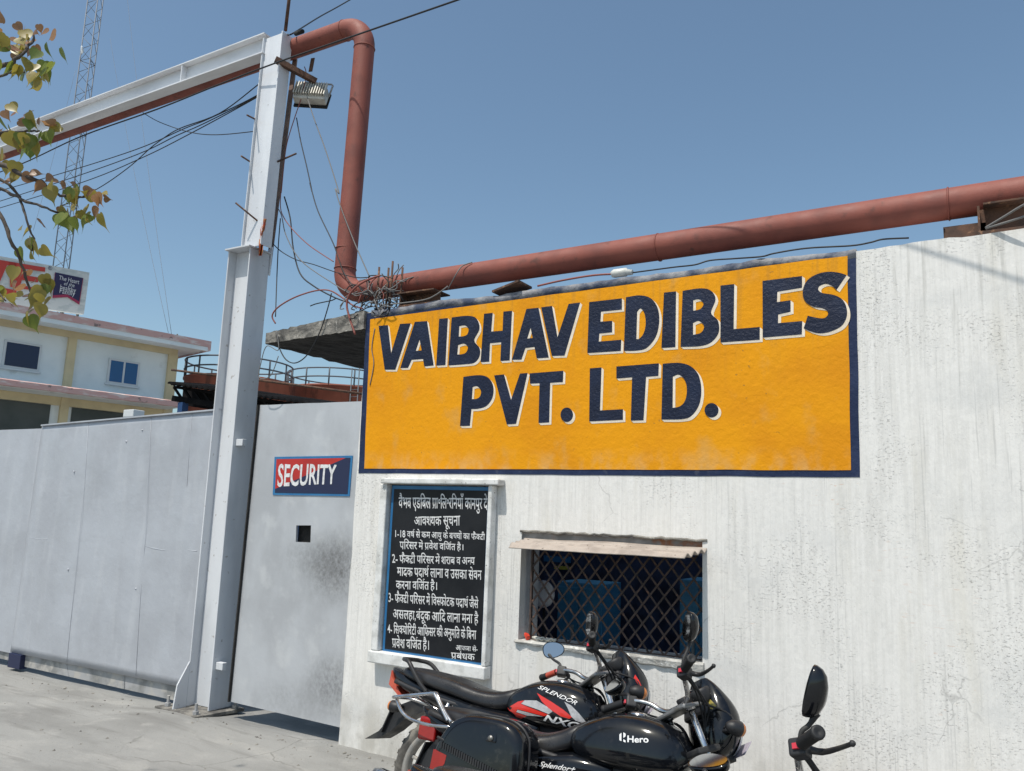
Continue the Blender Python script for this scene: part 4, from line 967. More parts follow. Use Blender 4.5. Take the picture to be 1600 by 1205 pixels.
def window(pa, pb, glass, panes):
    a, b = uv(F(*pa)), uv(F(*pb)); u0, u1 = min(a[0], b[0]), max(a[0], b[0]); z1, z0 = a[1], b[1]
    f = bbox('window', M['bframe'], u0, u1, .004, .06, z0, z1)
    for k in range(panes):
        w_ = (u1-u0-.07*(panes+1))/panes; x = u0+.07+k*(w_+.07); MB().box(x, x+w_, .061, .066, z0+.07, z1-.07).build('pane', glass, f, xf=BM)
    MB().box(u0-.05, u1+.05, .004, .12, z0-.06, z0-.002).build('sill', M['bframe'], f, xf=BM)
window((7,530.5),(60,581.5), M['bglass2'], 1); window((170,559.5),(214,605), M['bglass'], 2)
adopt(bld)
for w_ in [o for o in bld.children if o.name.startswith('window')]:
    for c in w_.children: c.matrix_parent_inverse = Matrix()
# billboard on the roof
bb = thing('roof_billboard', 'tilted mottled white billboard with red letters and navy pennant on the office roof', 'billboard', (A.x, A.y, 7.7))
M['bbwhite'] = mat('billboard_white', (.62,.63,.60), .7, var=(.50,.53,.51), vscale=3.2, vstretch=(1,1,2.2), vlo=.45, vhi=.6)
M['bbred'] = mat('billboard_red', (.50,.05,.035), .6)
M['bbnavy'] = mat('billboard_navy', (.022,.018,.07), .6); M['bbmag'] = mat('billboard_magenta', (.33,.03,.08), .6)
Z2 = lambda x, y: (x/2.677, 250+y/2.677)
BO = .35
def bbp(c4, name, m, off, parent=bb):
    q = [F(x, y, BO+off) for x, y in c4]; return MB().hexa(q, [p-nrm*.03 for p in q]).build(name, m, parent)
q = [F(x, y, BO) for x, y in ((-160,371),(140,426),(131,491),(-160,452))]
MB().hexa(q, [p-nrm*.18 for p in q]).build('panel', M['bbwhite'], bb)
mb = MB(); mb.flat([[Z2(x, y) for x, y in ((230,470),(349,495),(332,606),(282,574),(219,578))]], lambda x, y: F(x, y, BO+.034)); mb.build('pennant_edge', M['bbmag'], bb, fix=False)
mb = MB(); pen = [Z2(x, y) for x, y in ((232,470),(347,494),(331,592),(281,562),(222,566))]
mb.flat([pen], lambda x, y: F(x, y, BO+.04)); mb.build('pennant', M['bbnavy'], bb, fix=False)
mb = MB()
for s_, x0, x1, y0a, y0b, y1a, y1b in (('The Heart',247,332,484,503,500,520),('of the',268,312,510,519,523,533),('healthy',252,318,522,537,540,556),('Family',250,314,537,551,556,570)):
    place_writing(mb, [s_], x0, x1, (y0a, y0b), (y1a, y1b), lambda x, y: F(*Z2(x, y), BO+.05), bold=.0, shear=4)
mb.build('lettering', M['boardwht'], bb, fix=False)
mb = MB()
for lp in ([(38,425),(190,450),(188,468),(104,456),(98,482),(165,492),(158,512),(92,502),(85,524),(160,536),(152,548),(42,530)], [(-60,408),(70,430),(66,446),(30,440),(-5,520),(-45,512),(-12,434),(-60,426)], [(-40,526),(70,545),(66,572),(-40,556)]):
    mb.flat([[Z2(*p) for p in lp]], lambda x, y: F(x, y, BO+.034))
mb.build('red_letters', M['bbred'], bb, fix=False)
mb = MB(); c = Z2(210,452); 
mb.flat([circ(c[0], c[1], 3.2, 3.2, 18), circ(c[0], c[1], 2.6, 2.6, 18)], lambda x, y: F(x, y, BO+.036)); place_writing(mb, ['R'], c[0]-1.2, c[0]+1.4, (c[1]-1.7,c[1]-1.5), (c[1]+1.5,c[1]+1.8), lambda x, y: F(x, y, BO+.036)); mb.build('registered_mark', M['bbnavy'], bb, fix=False)
for x in (-60, 40, 98, 122):
    p = F(x, 455+x*.24, BO-.25); MB().tube([(p.x, p.y, z_roof+.08), (p.x, p.y, p.z)], .05, 6).build('leg', M['bdark'], bb)
adopt(bb)
a = F(277,522,-.4); t = MB().tube([(a.x, a.y, z_roof+.1), (a.x, a.y, a.z)], .03, 6).tube([(a.x, a.y, a.z-.15), (a.x, a.y+.35, a.z-.2)], .02, 5).build('roof_stub_pipe', M['bdark']); tag(t, 'tiny dark stub pipe standing on the office roof near its end', 'pipe')

# oil tanks with railings
M['tank'] = mat('red_oxide_tank', (.34,.105,.065), .75, var=(.26,.08,.05), vscale=1.2, var2=(.17,.065,.045), v2scale=2.4, v2lo=.58, v2hi=.7, v2stretch=(1,1,.3))
M['rail'] = mat('tank_rail', (.09,.10,.115), .6)
def tank(cx, ytop, rpx, dist, label):
    c = CAM + (CW + CR*((cx-CX)/FPX) - CU*((ytop-CY)/FPX))*dist; r_ = rpx*dist/FPX; zt = c.z-.42
    t = thing('storage_tank', label, 'tank', (c.x, c.y, 0), 'red oil tanks beyond the gate')
    MB().lathe([(0,r_),(zt,r_),(zt+.001,r_+.05),(zt+.08,r_+.05),(zt+.09,r_),(zt+.28,.0)], (c.x, c.y, 0), (0,0,1), 48).build('tank_shell', M['tank'], t)
    for h_ in (.40, .76):
        MB().tube([(c.x+(r_+.03)*math.cos(a), c.y+(r_+.03)*math.sin(a), zt+h_) for a in [2*math.pi*i/40 for i in range(40)]], .032, 6, closed=True).build('guard_rail', M['rail'], t)
    for i in range(14):
        a = 2*math.pi*i/14+.3; MB().tube([(c.x+(r_+.03)*math.cos(a), c.y+(r_+.03)*math.sin(a), zt+.05), (c.x+(r_+.03)*math.cos(a), c.y+(r_+.03)*math.sin(a), zt+.79)], .034, 5).build('rail_post', M['rail'], t)
    lad = MB()
    for s_ in (-1, 1): lad.tube([(c.x+.9*r_+s_*.2, c.y-.62*r_, .2), (c.x+.9*r_+s_*.2, c.y-.62*r_, zt+.8)], .025, 5)
    for k in range(int(zt/.3)): lad.tube([(c.x+.9*r_-.2, c.y-.62*r_, .4+.3*k), (c.x+.9*r_+.2, c.y-.62*r_, .4+.3*k)], .015, 5)
    lad.build('ladder', M['rail'], t); adopt(t)
tank(374, 584, 79, 32.4, 'taller red oxide tank behind the white post, railing on top')
tank(533, 601, 81, 36.2, 'red oxide tank with railing seen under the slab, right of the post')
a, b = P(404,594,Y=17.5), P(600,620,Y=19.5)
tag(MB().tube([a, b], .04, 8).build('conveying_pipe', M['rust']), 'thin rusty pipe crossing in front of the tanks', 'pipe')
a, b = P(268,578,Y=16.5), P(345,588,Y=17.2)
tag(MB().tube([a, b], .035, 8).build('conveying_pipe', M['rust']), 'short brown pipe between office corner and left tank', 'pipe')
# dark shed roof in front of the tanks
sh = thing('yard_shed', 'low open shed with dark corrugated roof and blue columns before the tanks', 'shed', (-19, 14, 0))
M['shed'] = mat('dark_shed_roof', (.010,.010,.011), 1., var=(.016,.015,.015), vscale=2, spec=.05)
a, b, c = P(262,597,Y=14.6), P(345,606,Y=15.0), P(486,629,Y=15.6)
mb = MB(); nn = 70
top = [a.lerp(c, i/nn) for i in range(nn+1)]
mb.loft([[p+Vector((0,0,.03*math.sin(i*2.2))), p+Vector((0,0,-.05+.03*math.sin(i*2.2))), p+Vector((-.6,1.9,.2)), p+Vector((-.6,1.9,.28))] for i, p in enumerate(top)], False)
mb.build('roof', M['shed'], sh)
mb = MB().bar(a+Vector((-.1,.3,-.42)), c+Vector((-.1,.3,-.42)), .1, .16)
for i in range(0, 14):
    p = a.lerp(c, i/14)+Vector((-.1,.3,0)); q_ = a.lerp(c, (i+1)/14)+Vector((-.1,.3,0)); mb.bar(p+Vector((0,0,-.1)), q_+Vector((0,0,-.42)), .06, .06)
mb.bar(a+Vector((-.1,.3,-.09)), c+Vector((-.1,.3,-.09)), .08, .08)
mb.bar(a+Vector((-.6,1.0,-.25)), c+Vector((-.6,1.0,-.25)), .06, .5); mb.build('truss_and_shade_panel', M['shed'], sh)  # first bar here is a dark panel painting the shade deep in the shed
for s_ in (.08, .5, .92):
    p = a.lerp(c, s_)+Vector((-.1,.3,-.5)); MB().box(p.x-.1, p.x+.1, p.y-.1, p.y+.1, 0, p.z).build('column', mat('blue_column', (.02,.06,.16), .5) if 'bcol' not in M else M['bcol'], sh)
adopt(sh)
for px, dx, lab in ((209,648,'small white box peeping over the gate top before the office'),):
    Yb = WY+3.2; c = P(px, dx, Y=Yb); t = thing('white_box', lab, 'lamp', (c.x, c.y, 0))  # plain white box of unknown use on a pole
    MB().box(c.x-.13, c.x+.13, c.y-.1, c.y+.1, c.z-.05, c.z+.07).build('box_body', M['bframe'], t, bevel=.01)
    MB().box(c.x-.15, c.x-.131, c.y-.08, c.y+.08, c.z-.04, c.z+.06).build('lens', M['soffit'], t)  # dark end face of the box
    MB().tube([(c.x, c.y, 0), (c.x, c.y, c.z-.051)], .04, 8).build('pole', M['soffit'], t); adopt(t)

# lattice mast far behind, with guy wires
M['mast'] = mat('galvanised_mast', (.15,.17,.20), .6, metal=.2)
c = CAM + (CW + CR*((97-CX)/FPX) - CU*((415-CY)/FPX))*65
mast = thing('lattice_mast', 'tall slim guyed steel lattice mast rising behind the office building', 'mast', (c.x, c.y, 0))
HT = 52; wd = .66
legs = [Vector((c.x+wd*math.cos(a), c.y+wd*math.sin(a), 0)) for a in (R(100), R(220), R(340))]
for l in legs: MB().tube([l, l+Vector((0,0,HT))], .05, 6).build('leg', M['mast'], mast)
mb = MB(); st_ = 1.05
for i in range(int(HT/st_)):
    for k in range(3):
        a, b = legs[k], legs[(k+1) % 3]; z0 = i*st_
        if i % 2: a, b = b, a
        mb.tube([a+Vector((0,0,z0)), b+Vector((0,0,z0+st_))], .022, 4); 
        if i % 6 == 0: mb.tube([a+Vector((0,0,z0)), b+Vector((0,0,z0))], .03, 4)
mb.build('bracing', M['mast'], mast)
dpt = c+Vector((0,0,0)); d_ = CAM + (CW + CR*((131-CX)/FPX) - CU*((79-CY)/FPX))*64
MB().lathe([(0,.0),(.06,.2),(.14,.33),(.16,.34),(.10,.2),(.04,.0)], d_, (-.2,-.5,-.1), 20).build('dish', M['bframe'], mast); adopt(mast)
for (a, b, d1, d2, lab) in (((197,-20),(268,522),62,40,'right one of two faint guy wires slanting down to the office roof'), ((172,60),(263,520),63,40,'left one of two faint guy wires slanting down to the office roof'), ((118,110),(52,360),64,58,'faint guy wire leaving the mast to the left')):
    p = CAM + (CW + CR*((a[0]-CX)/FPX) - CU*((a[1]-CY)/FPX))*d1; q_ = CAM + (CW + CR*((b[0]-CX)/FPX) - CU*((b[1]-CY)/FPX))*d2
    tag(MB().tube(sag(p, q_, .5), .011, 4).build('guy_wire', M['mast']), lab, 'guy wire')

# ------------------------------------------------------------------ overhanging peepal tree
def leaf_mat(name, c1, c2, tr):
    m = mat(name, c1, .38, var=c2, vscale=14, spec=.45); N, L = m.node_tree.nodes, m.node_tree.links
    b = N['Principled BSDF']; t = N.new('ShaderNodeBsdfTranslucent'); t.inputs[0].default_value = (*tr, 1); x = N.new('ShaderNodeMixShader'); x.inputs[0].default_value = .38
    L.new(b.outputs[0], x.inputs[1]); L.new(t.outputs[0], x.inputs[2]); L.new(x.outputs[0], N['Material Output'].inputs[0]); return m
LM = [leaf_mat('leaf_green', (.12,.17,.04), (.19,.22,.06), (.26,.32,.05)), leaf_mat('leaf_olive', (.25,.215,.06), (.32,.25,.07), (.42,.35,.06)), leaf_mat('leaf_bronze', (.30,.17,.10), (.24,.13,.07), (.42,.23,.10))]
M['bark'] = mat('grey_brown_bark', (.11,.09,.075), .9, var=(.06,.05,.045), vscale=14, bump=1., bscale=40)
half = [(0,.0),(-.05,.12),(-.02,.26),(.08,.38),(.22,.43),(.38,.40),(.54,.30),(.68,.17),(.78,.08),(.90,.03),(1.12,.008)]
def leaf(mb, p, d, nrm_, s_):
    d = d.normalized(); sd = d.cross(nrm_).normalized(); n_ = sd.cross(d).normalized(); vs = []; k = len(half); bend = random.uniform(-.25,.25); fold = random.uniform(.05,.4)
    f = lambda u, v: p+d*(u*s_)+sd*(v*s_)+n_*(abs(v)*fold*s_-bend*u*u*s_)
    for u, v in half: vs += [f(u, v), f(max(u, .0), 0), f(u, -v)]
    fs = []
    for i in range(k-1):
        a = i*3; fs += [(a, a+1, a+4, a+3), (a+1, a+2, a+5, a+4)]
    mb.add(vs, fs, True)
tree = thing('peepal_tree', 'peepal tree at the left edge whose bronze and green leafy twigs hang into view', 'tree', (-4.75, 1.15, 0))
TD = 3.55
def tp(x, y, dd=0.): return CAM + (CW + CR*((x-CX)/FPX) - CU*((y-CY)/FPX))*(TD+dd)
random.seed(5)
trunk = [Vector((-4.8,1.1,-.05)), Vector((-4.78,1.15,.9)), Vector((-4.7,1.2,1.9)), Vector((-4.75,1.1,2.9)), Vector((-4.9,1.0,4.0)), Vector((-4.8,.9,5.2))]
MB().tube(spline(trunk, 5), [.20-.0055*i for i in range(26)], 14).build('trunk', M['bark'], tree)
br = [([(-420,240),(-250,220),(-120,160),(0,105),(25,95),(45,72),(55,52)], .022), ([(-250,220),(-100,140),(0,118),(20,110),(38,112)], .012), ([(-420,240),(-200,250),(-60,225),(0,208),(35,206),(62,203)], .016),
      ([(-420,300),(-200,290),(-60,255),(0,257),(41,276),(71,289),(86,302),(110,308),(140,306)], .02), ([(-200,290),(-60,285),(0,295),(41,315),(80,328),(110,340)], .014), ([(-60,255),(-10,275),(24,299),(37,328),(52,373),(50,392)], .011),
      ([(-300,280),(-120,290),(-30,310),(0,336),(19,377),(34,414),(50,459),(60,478)], .017), ([(-120,290),(-60,380),(-10,440),(8,470)], .01)]
for pts, r_ in br:
    p = spline([tp(x, y, .05*math.sin(i*1.3)) for i, (x, y) in enumerate(pts)], 5); n_ = len(p)
    p2 = [q_+Vector((random.gauss(0,.003), random.gauss(0,.003), random.gauss(0,.003))) for q_ in p]
    MB().tube(p2, [r_*(1-.8*i/n_)*(1.25 if i % 3 == 0 else 1)*.62+.0012 for i in range(n_)], 7).build('limb', M['bark'], tree)
MB().tube(spline([(-4.78,1.15,2.4), tp(-420,300), tp(-420,240), tp(-430,60)], 5), [.06-.0017*i for i in range(16)], 9).build('limb', M['bark'], tree)
clus = [(5,45,2),(20,46,2),(40,52,2),(60,50,2),(78,56,2),(86,58,2),(32,60,1),(36,66,1),(70,74,0),(64,88,0),(25,108,1),(22,112,0),(45,105,1),(52,112,1),(60,112,1),(72,105,0),(80,106,0),(68,110,1),(47,130,0),(5,62,0),(12,60,1),(15,82,2),(4,80,2),(58,80,2),(42,82,2),(30,80,1),
 (5,182,2),(3,190,0),(30,196,2),(36,190,2),(46,186,1),(33,215,0),(42,220,1),(38,225,1),(56,222,2),(68,212,0),(74,216,0),(82,212,1),(86,206,2),(64,192,2),(50,182,2),(46,236,0),(60,228,1),(10,215,1),(5,222,2),(14,262,1),(24,262,1),(20,286,2),(36,282,2),(6,250,2),
 (72,296,2),(82,286,2),(78,302,1),(105,306,0),(100,300,2),(116,302,1),(128,305,2),(140,303,2),(152,312,2),(166,318,2),(122,318,1),(90,346,0),(112,346,0),(118,350,0),(134,342,0),(138,332,1),(128,336,1),(142,346,0),(150,330,2),(98,330,2),(104,332,1),(110,300,0),(160,338,1),
 (62,352,2),(45,380,0),(52,390,1),(56,386,1),(42,376,1),(28,428,1),(40,432,2),(50,438,2),(72,440,1),(78,450,0),(34,460,2),(44,466,2),(55,470,1),(64,470,2),(84,470,1),(20,470,1),(8,460,0),(10,476,2),(46,494,1),(42,500,0),(58,488,1),(66,480,1),(28,448,2)]
mbs = [MB(), MB(), MB()]
for x, y, k in clus:
    p = tp(x+random.uniform(-4,4), y-8+random.uniform(-4,4), random.uniform(-.12,.12))
    d = Vector((random.gauss(0,.5), random.gauss(0,.4), -1.0 if k < 2 else random.uniform(-1.1,.25)))
    for q_ in range(random.choice((1,2,2))): leaf(mbs[k] if q_ == 0 else mbs[random.choice((k,k,1))], p+Vector((random.gauss(0,.03),random.gauss(0,.03),random.gauss(0,.03)))*q_, d+Vector((random.gauss(0,.4),random.gauss(0,.4),0))*q_, Vector((random.gauss(0,.8), -1+random.gauss(0,.5), random.gauss(.2,.6))), random.uniform(.056,.084) if k < 2 else random.uniform(.04,.068))
for i in range(420):                                                # the crown above and left, outside the picture
    a = random.uniform(0, 6.28); r_ = random.uniform(.2, 1.3); p = Vector((-5.0+r_*math.cos(a)*.8, .3+r_*math.sin(a), random.uniform(3.6, 5.6)))
    leaf(mbs[random.choice((0,0,1,2))], p, Vector((random.gauss(0,.5), random.gauss(0,.5), -1)), Vector((random.gauss(0,.8), random.gauss(0,.8), .4)), random.uniform(.08,.12))
for k, nm in enumerate(('green_leaves','olive_leaves','bronze_leaves')): mbs[k].build(nm, LM[k], tree, fix=False)
adopt(tree)

# ------------------------------------------------------------------ motorcycles
M['gloss'] = mat('black_gloss_paint', (.0045,.0055,.008), .07, spec=.5, var=(.008,.009,.011), vscale=7, rvar=.10, obj=True, var2=(.06,.056,.05), v2scale=34, v2lo=.50, v2hi=.80, v2mask=(5,.40,.66), v2amt=.55)
M['dusty'] = mat('dusty_black_plastic', (.018,.018,.020), .42, var=(.05,.048,.044), vscale=9, vlo=.5, vhi=.72, rvar=.25, bump=.15, bscale=120, bdist=.001, obj=True)
M['vinyl'] = mat('black_vinyl', (.012,.012,.014), .26, var=(.030,.029,.029), vscale=6, vlo=.45, vhi=.7, bump=.35, bscale=170, bdist=.0012, rvar=.2, obj=True)
M['grip'] = mat('rubber_grip', (.012,.012,.013), .6, bump=.4, bscale=200, bdist=.001, obj=True)
M['rubber'] = mat('tyre_rubber', (.07,.066,.06), .85, var=(.20,.185,.16), vscale=10, bump=.5, bscale=60, obj=True)
M['chrome'] = mat('chrome', (.62,.62,.63), .14, metal=1., rvar=.18, var=(.45,.44,.43), vscale=14, obj=True)
M['alloy'] = mat('dull_alloy', (.30,.30,.30), .45, metal=.7, var=(.20,.19,.17), vscale=14, obj=True)
M['greyalloy'] = mat('grey_alloy_rim', (.30,.30,.29), .5, metal=.3, var=(.40,.37,.33), vscale=10, obj=True)
M['lampred'] = mat('red_lamp', (.27,.010,.010), .16, coat=.3, obj=True, var=(.30,.012,.010), vscale=20)
M['fadedred'] = mat('faded_red_lamp', (.50,.10,.06), .35, obj=True, var=(.42,.06,.035), vscale=20)
M['amber'] = mat('amber_lens', (.62,.19,.03), .2, obj=True)
M['mirror'] = mat('mirror_glass', (.46,.47,.48), .05, metal=1., obj=True)
M['lens'] = mat('clear_lens', (.50,.52,.54), .08, obj=True, metal=.3)
M['decalred'] = mat('decal_red', (.62,.03,.018), .25, coat=.6, obj=True)
M['decalsil'] = mat('decal_silver', (.45,.45,.46), .3, coat=.5, var=(.34,.34,.35), vscale=40, obj=True)
M['decalwht'] = mat('decal_white', (.78,.78,.78), .3, obj=True)
M['plate'] = mat('plate_face', (.35,.32,.38), .5, obj=True)
M['gold'] = mat('gold_sticker', (.30,.24,.05), .4, obj=True)
M['pinkred'] = mat('switch_red', (.50,.03,.05), .4, obj=True)
STA = R(26)
def steerM(th):
    o = Vector((.98,0,.80)); ax = Vector((-math.sin(STA),0,math.cos(STA)))
    return Matrix.Translation(o) @ Matrix.Rotation(th, 4, ax) @ Matrix.Translation(-o)
def ring(x, zb, zt, hw, n=24, ex=2.6, flat=.0, top=1.0):
    """one cross section of a lofted body at x"""
    out = []; zc_, hz = (zb+zt)/2, (zt-zb)/2
    for k in range(n):
        a = 2*math.pi*k/n; c, s_ = math.cos(a), math.sin(a)
        yy = math.copysign(abs(c)**(2/ex), c)*hw; zz = math.copysign(abs(s_)**(2/ex), s_)*hz
        w_ = 1+(top-1)*((zz/hz if hz else 0)*.5+.5)
        out.append(Vector((x, yy*w_, zc_+zz)))
    return out
def interp(prof, k=4):
    """profile rows smoothed along the first column"""
    p = [Vector((*r_,)) for r_ in [tuple(q)+(0,)*(4-len(q)) for q in prof]] if False else prof
    out = []
    for i in range(len(p)-1):
        p0, p1, p2, p3 = p[max(i-1,0)], p[i], p[i+1], p[min(i+2,len(p)-1)]
        for j in range(k):
            t = j/k; out.append(tuple(.5*((2*b)+(c-a)*t+(2*a-5*b+4*c-d)*t*t+(3*b-a-3*c+d)*t**3) for a, b, c, d in zip(p0, p1, p2, p3)))
    return out+[p[-1]]
def xzprism(mb, pts, y0, y1, taper=0.):
    n = len(pts); cx_ = sum(p[0] for p in pts)/n; cz_ = sum(p[1] for p in pts)/n
    return mb.prism(pts, lambda x, z: Vector((x, y0, z)), lambda x, z: Vector((cx_+(x-cx_)*(1-taper), y1, cz_+(z-cz_)*(1-taper))))
def bike(name_label, x, y, yw, ln, st, low=0., cowl=True, tank='gloss', tail='fadedred', panniers=False, carrier=False, rail=True, leftgrip=None):
    root = thing('motorcycle', name_label, 'motorcycle', (0,0,0), 'motorcycles parked along the white wall')
    W_ = Matrix.Translation((x, y, .0)) @ Matrix.Rotation(yw, 4, 'Z') @ Matrix.Rotation(-ln, 4, 'X')
    root.matrix_world = W_
    S = steerM(st); up = {}
    def part(mb, nm, m, parent=root, s=False, **k): return mb.build(nm, M[m], parent, xf=S if s else None, **k)
    def wheel(cx_, s):
        o = Vector((cx_, 0, .30)); ax = (0,1,0)
        tyre = MB().lathe([(-.030,.236),(-.044,.255),(-.045,.272),(-.036,.290),(-.018,.299),(0,.302),(.018,.299),(.036,.290),(.045,.272),(.044,.255),(.030,.236)], o, ax, 56)
        for k in range(56):
            a = 2*math.pi*k/56; c = o+Vector((math.cos(a),0,math.sin(a)))*.298; sk = .012 if k % 2 else -.012
            tyre.bar(c+Vector((0,-.030,0))+Vector((-math.sin(a),0,math.cos(a)))*sk, c+Vector((0,.030,0))-Vector((-math.sin(a),0,math.cos(a)))*sk, .012, .010, (math.cos(a),0,math.sin(a)))
        w_ = part(tyre, 'wheel', 'rubber', s=s)
        part(MB().lathe([(-.030,.238),(-.034,.246),(-.034,.228),(-.018,.212),(.018,.212),(.034,.228),(.034,.246),(.030,.238)], o, ax, 56), 'rim', 'greyalloy', w_, s)
        sp = MB()
        for k in range(5):
            a = 2*math.pi*k/5+.5; d = Vector((math.cos(a),0,math.sin(a))); t = Vector((-d.z,0,d.x))
            for sg in (-1, 1):
                sp.bar(o+d*.05+t*.03*sg, o+d*.216+t*.045*sg, .018, .022, (0,1,0))
        part(sp, 'spokes', 'greyalloy', w_, s, bevel=.004)
        part(MB().lathe([(-.07,.0),(-.07,.066),(-.055,.076),(.03,.076),(.045,.05),(.07,.045),(.07,.0)], o, ax, 28), 'hub', 'alloy', w_, s)
    wheel(0, False); wheel(1.235, True)
    # frame, engine, exhaust, swingarm
    f = MB(); f.tube(spline([(.93,0,.80),(.86,0,.72),(.74,0,.42),(.68,0,.26)], 5), .021, 10); f.tube([(.95,0,.84),(.6,0,.70),(.42,0,.66)], .024, 10)
    for sg in (-1, 1):
        f.tube(spline([(.45,.10*sg,.66),(.2,.11*sg,.69),(-.1,.11*sg,.72),(-.34,.09*sg,.76)], 5), .014, 8); f.tube([(.42,.10*sg,.66),(.40,.11*sg,.45),(.42,.10*sg,.28),(.68,.05*sg,.26)], .015, 8)
        f.tube([(.40,.11*sg,.36),(0,.10*sg,.30)], .02, 8)
    part(f, 'frame', 'dusty')
    e_ = MB().box(.42,.70,-.10,.10,.24,.42); en = part(e_, 'engine', 'alloy', bevel=.03, seg=3)
    part(MB().lathe([(-.15,.0),(-.15,.085),(-.135,.10),(.13,.10),(.145,.085),(.145,0)], (.47,0,.33), (0,1,0), 28), 'crankcase_cover', 'alloy', en)
    part(MB().hexa([(.28,-.085,.52),(.62,-.085,.52),(.62,.085,.52),(.28,.085,.52)],[(.30,-.09,.69),(.84,-.06,.69),(.84,.06,.69),(.30,.09,.69)]), 'airbox', 'dusty', bevel=.02)
    fi = MB()
    for k in range(9): fi.box(.60+.010*k, .606+.010*k, -.085, .085, .36-.004*k, .52-.004*k)
    part(fi, 'cooling_fins', 'alloy', en); part(MB().box(.50,.60,-.05,.05,.43,.58), 'carburettor', 'dusty', en, bevel=.015)
    part(MB().tube(spline([(.69,-.05,.42),(.78,-.07,.36),(.74,-.12,.22),(.5,-.15,.19),(.25,-.16,.22)], 6), .017, 10), 'exhaust_pipe', 'chrome')
    part(MB().tube([(.27,-.16,.205),(.20,-.165,.21),(.14,-.17,.215),(-.26,-.18,.265),(-.31,-.18,.27)], [.018,.035,.040,.042,.03], 16), 'silencer', 'chrome')
    for sg in (-1, 1):
        sp = MB().tube([(-.0,.125*sg,.34),(.03,.13*sg,.45)], .022, 10).tube([(.03,.13*sg,.45),(.09,.13*sg,.70)], .013, 8)
        for k in range(9): 
            c = Vector((.03,.13*sg,.46)).lerp(Vector((.085,.13*sg,.68)), k/8); sp.tube([c+Vector((.026*math.cos(a), .026*math.sin(a), .003*math.cos(a))) for a in [2*math.pi*q/12 for q in range(12)]], .005, 5, closed=True)
        part(sp, 'shock_absorber', 'chrome')
        part(MB().box(.40,.52,sg*.13,sg*.24,.27,.30), 'footrest', 'grip', bevel=.008)
    part(MB().tube([(.35,.12,.26),(.30,.24,.02),(.26,.27,.0)], .012, 8), 'side_stand', 'dusty')
    # tank
    tp_ = [(.435,.715,.795,.085),(.47,.685,.824,.115),(.53,.668,.858,.136),(.60,.660,.885,.149),(.68,.658,.899,.155),(.76,.658,.900,.155),(.84,.663,.889,.147),(.91,.675,.865,.128),(.955,.692,.83,.102),(.985,.725,.785,.06)]
    tk = part(MB().loft([ring(*r_, n=40, ex=2.8, top=.80) for r_ in interp(tp_, 4)]), 'fuel_tank', tank)
    part(MB().lathe([(0,.038),(.010,.038),(.016,.030),(.018,.0)], (.725,0,.893), (0,0,1), 24), 'fuel_cap', 'chrome', tk)
    # seat
    lw = lambda x_: low*max(0, min(1, (.46-x_)/.22))
    sp_ = [(-.315,.812,.838,.060),(-.29,.795,.848,.095),(-.2,.772,.850,.122),(-.05,.750,.842,.132),(.08,.732,.828,.133),(.2,.712,.806,.128),(.29,.700,.797,.118),(.37,.698,.802,.102),(.44,.715,.822,.086),(.485,.762,.838,.06)]
    sp_ = [(a, b-lw(a), c-lw(a), d) for a, b, c, d in sp_]
    part(MB().loft([ring(*r_, n=32, ex=3.2, top=.80) for r_ in interp(sp_, 4)]), 'seat', 'vinyl')
    # tail and side panels
    tl = [(-.425,.805,.832,.028),(-.38,.762,.826,.062),(-.30,.712,.812,.086),(-.2,.690,.785,.104),(-.05,.665,.762,.116),(.1,.640,.742,.122),(.25,.60,.722,.134),(.36,.575,.712,.136),(.48,.57,.705,.134),(.58,.585,.695,.118),(.65,.61,.68,.09)]
    tl = [(a, b-lw(a)*.8, c-lw(a), d) for a, b, c, d in tl]
    tc = part(MB().loft([ring(*r_, n=28, ex=3.0) for r_ in interp(tl, 3)]), 'tail_cowl', tank)
    if carrier:
        part(MB().box(-.405,-.30,-.075,.055,.625,.735), 'tail_lamp', 'lampred', bevel=.012, seg=3)
    else:
        lm = MB(); o0 = [(-.437,.814),(-.395,.79),(-.30,.695),(-.275,.675),(-.30,.672),(-.40,.735)]
        lm.prism(o0, lambda a, b: Vector((a, -.075+(.05 if b > .8 else 0), b)), lambda a, b: Vector((a, .075-(.05 if b > .8 else 0), b))); part(lm, 'tail_lamp', tail, bevel=.006)
    mf = MB(); xzprism(mf, [(-.20,.68),(-.30,.635),(-.36,.555),(-.43,.47),(-.525,.412),(-.43,.428),(-.34,.485),(-.25,.565),(-.12,.625),(-.06,.66)], -.062, .062); part(mf, 'rear_mudguard', 'dusty', bevel=.012, seg=2)
    part(MB().hexa([(-.40,-.085,.47),(-.392,-.085,.47),(-.392,.085,.47),(-.40,.085,.47)],[(-.345,-.085,.62),(-.337,-.085,.62),(-.337,.085,.62),(-.345,.085,.62)]), 'number_plate', 'soffit2' if 'soffit2' in M else 'dusty')
    def indicator(px_, dr, s=False, tip=.0):
        p = Vector(px_); d = Vector(dr).normalized()
        i_ = part(MB().tube([p-d*.0, p+d*.055], .009, 8), 'indicator_stalk', 'dusty', s=s)
        c = p+d*.075; fx_ = 1 if p.x > .5 else -1
        part(MB().lathe([(-.045,.0),(-.042,.014),(-.02,.029),(.012,.034),(.022,.033)], c, (fx_,0,0), 18), 'indicator_housing', 'dusty', i_, s)
        part(MB().lathe([(.0225,.032),(.036,.027),(.048,.012),(.050,.0)], c, (fx_,0,0), 18), 'indicator_lens', 'amber', i_, s)
    for sg in (-1, 1):
        if not panniers: indicator((-.27,.07*sg,.628), (0,sg,0))
        indicator((1.06,.11*sg,.862), (.15,sg,0), True)
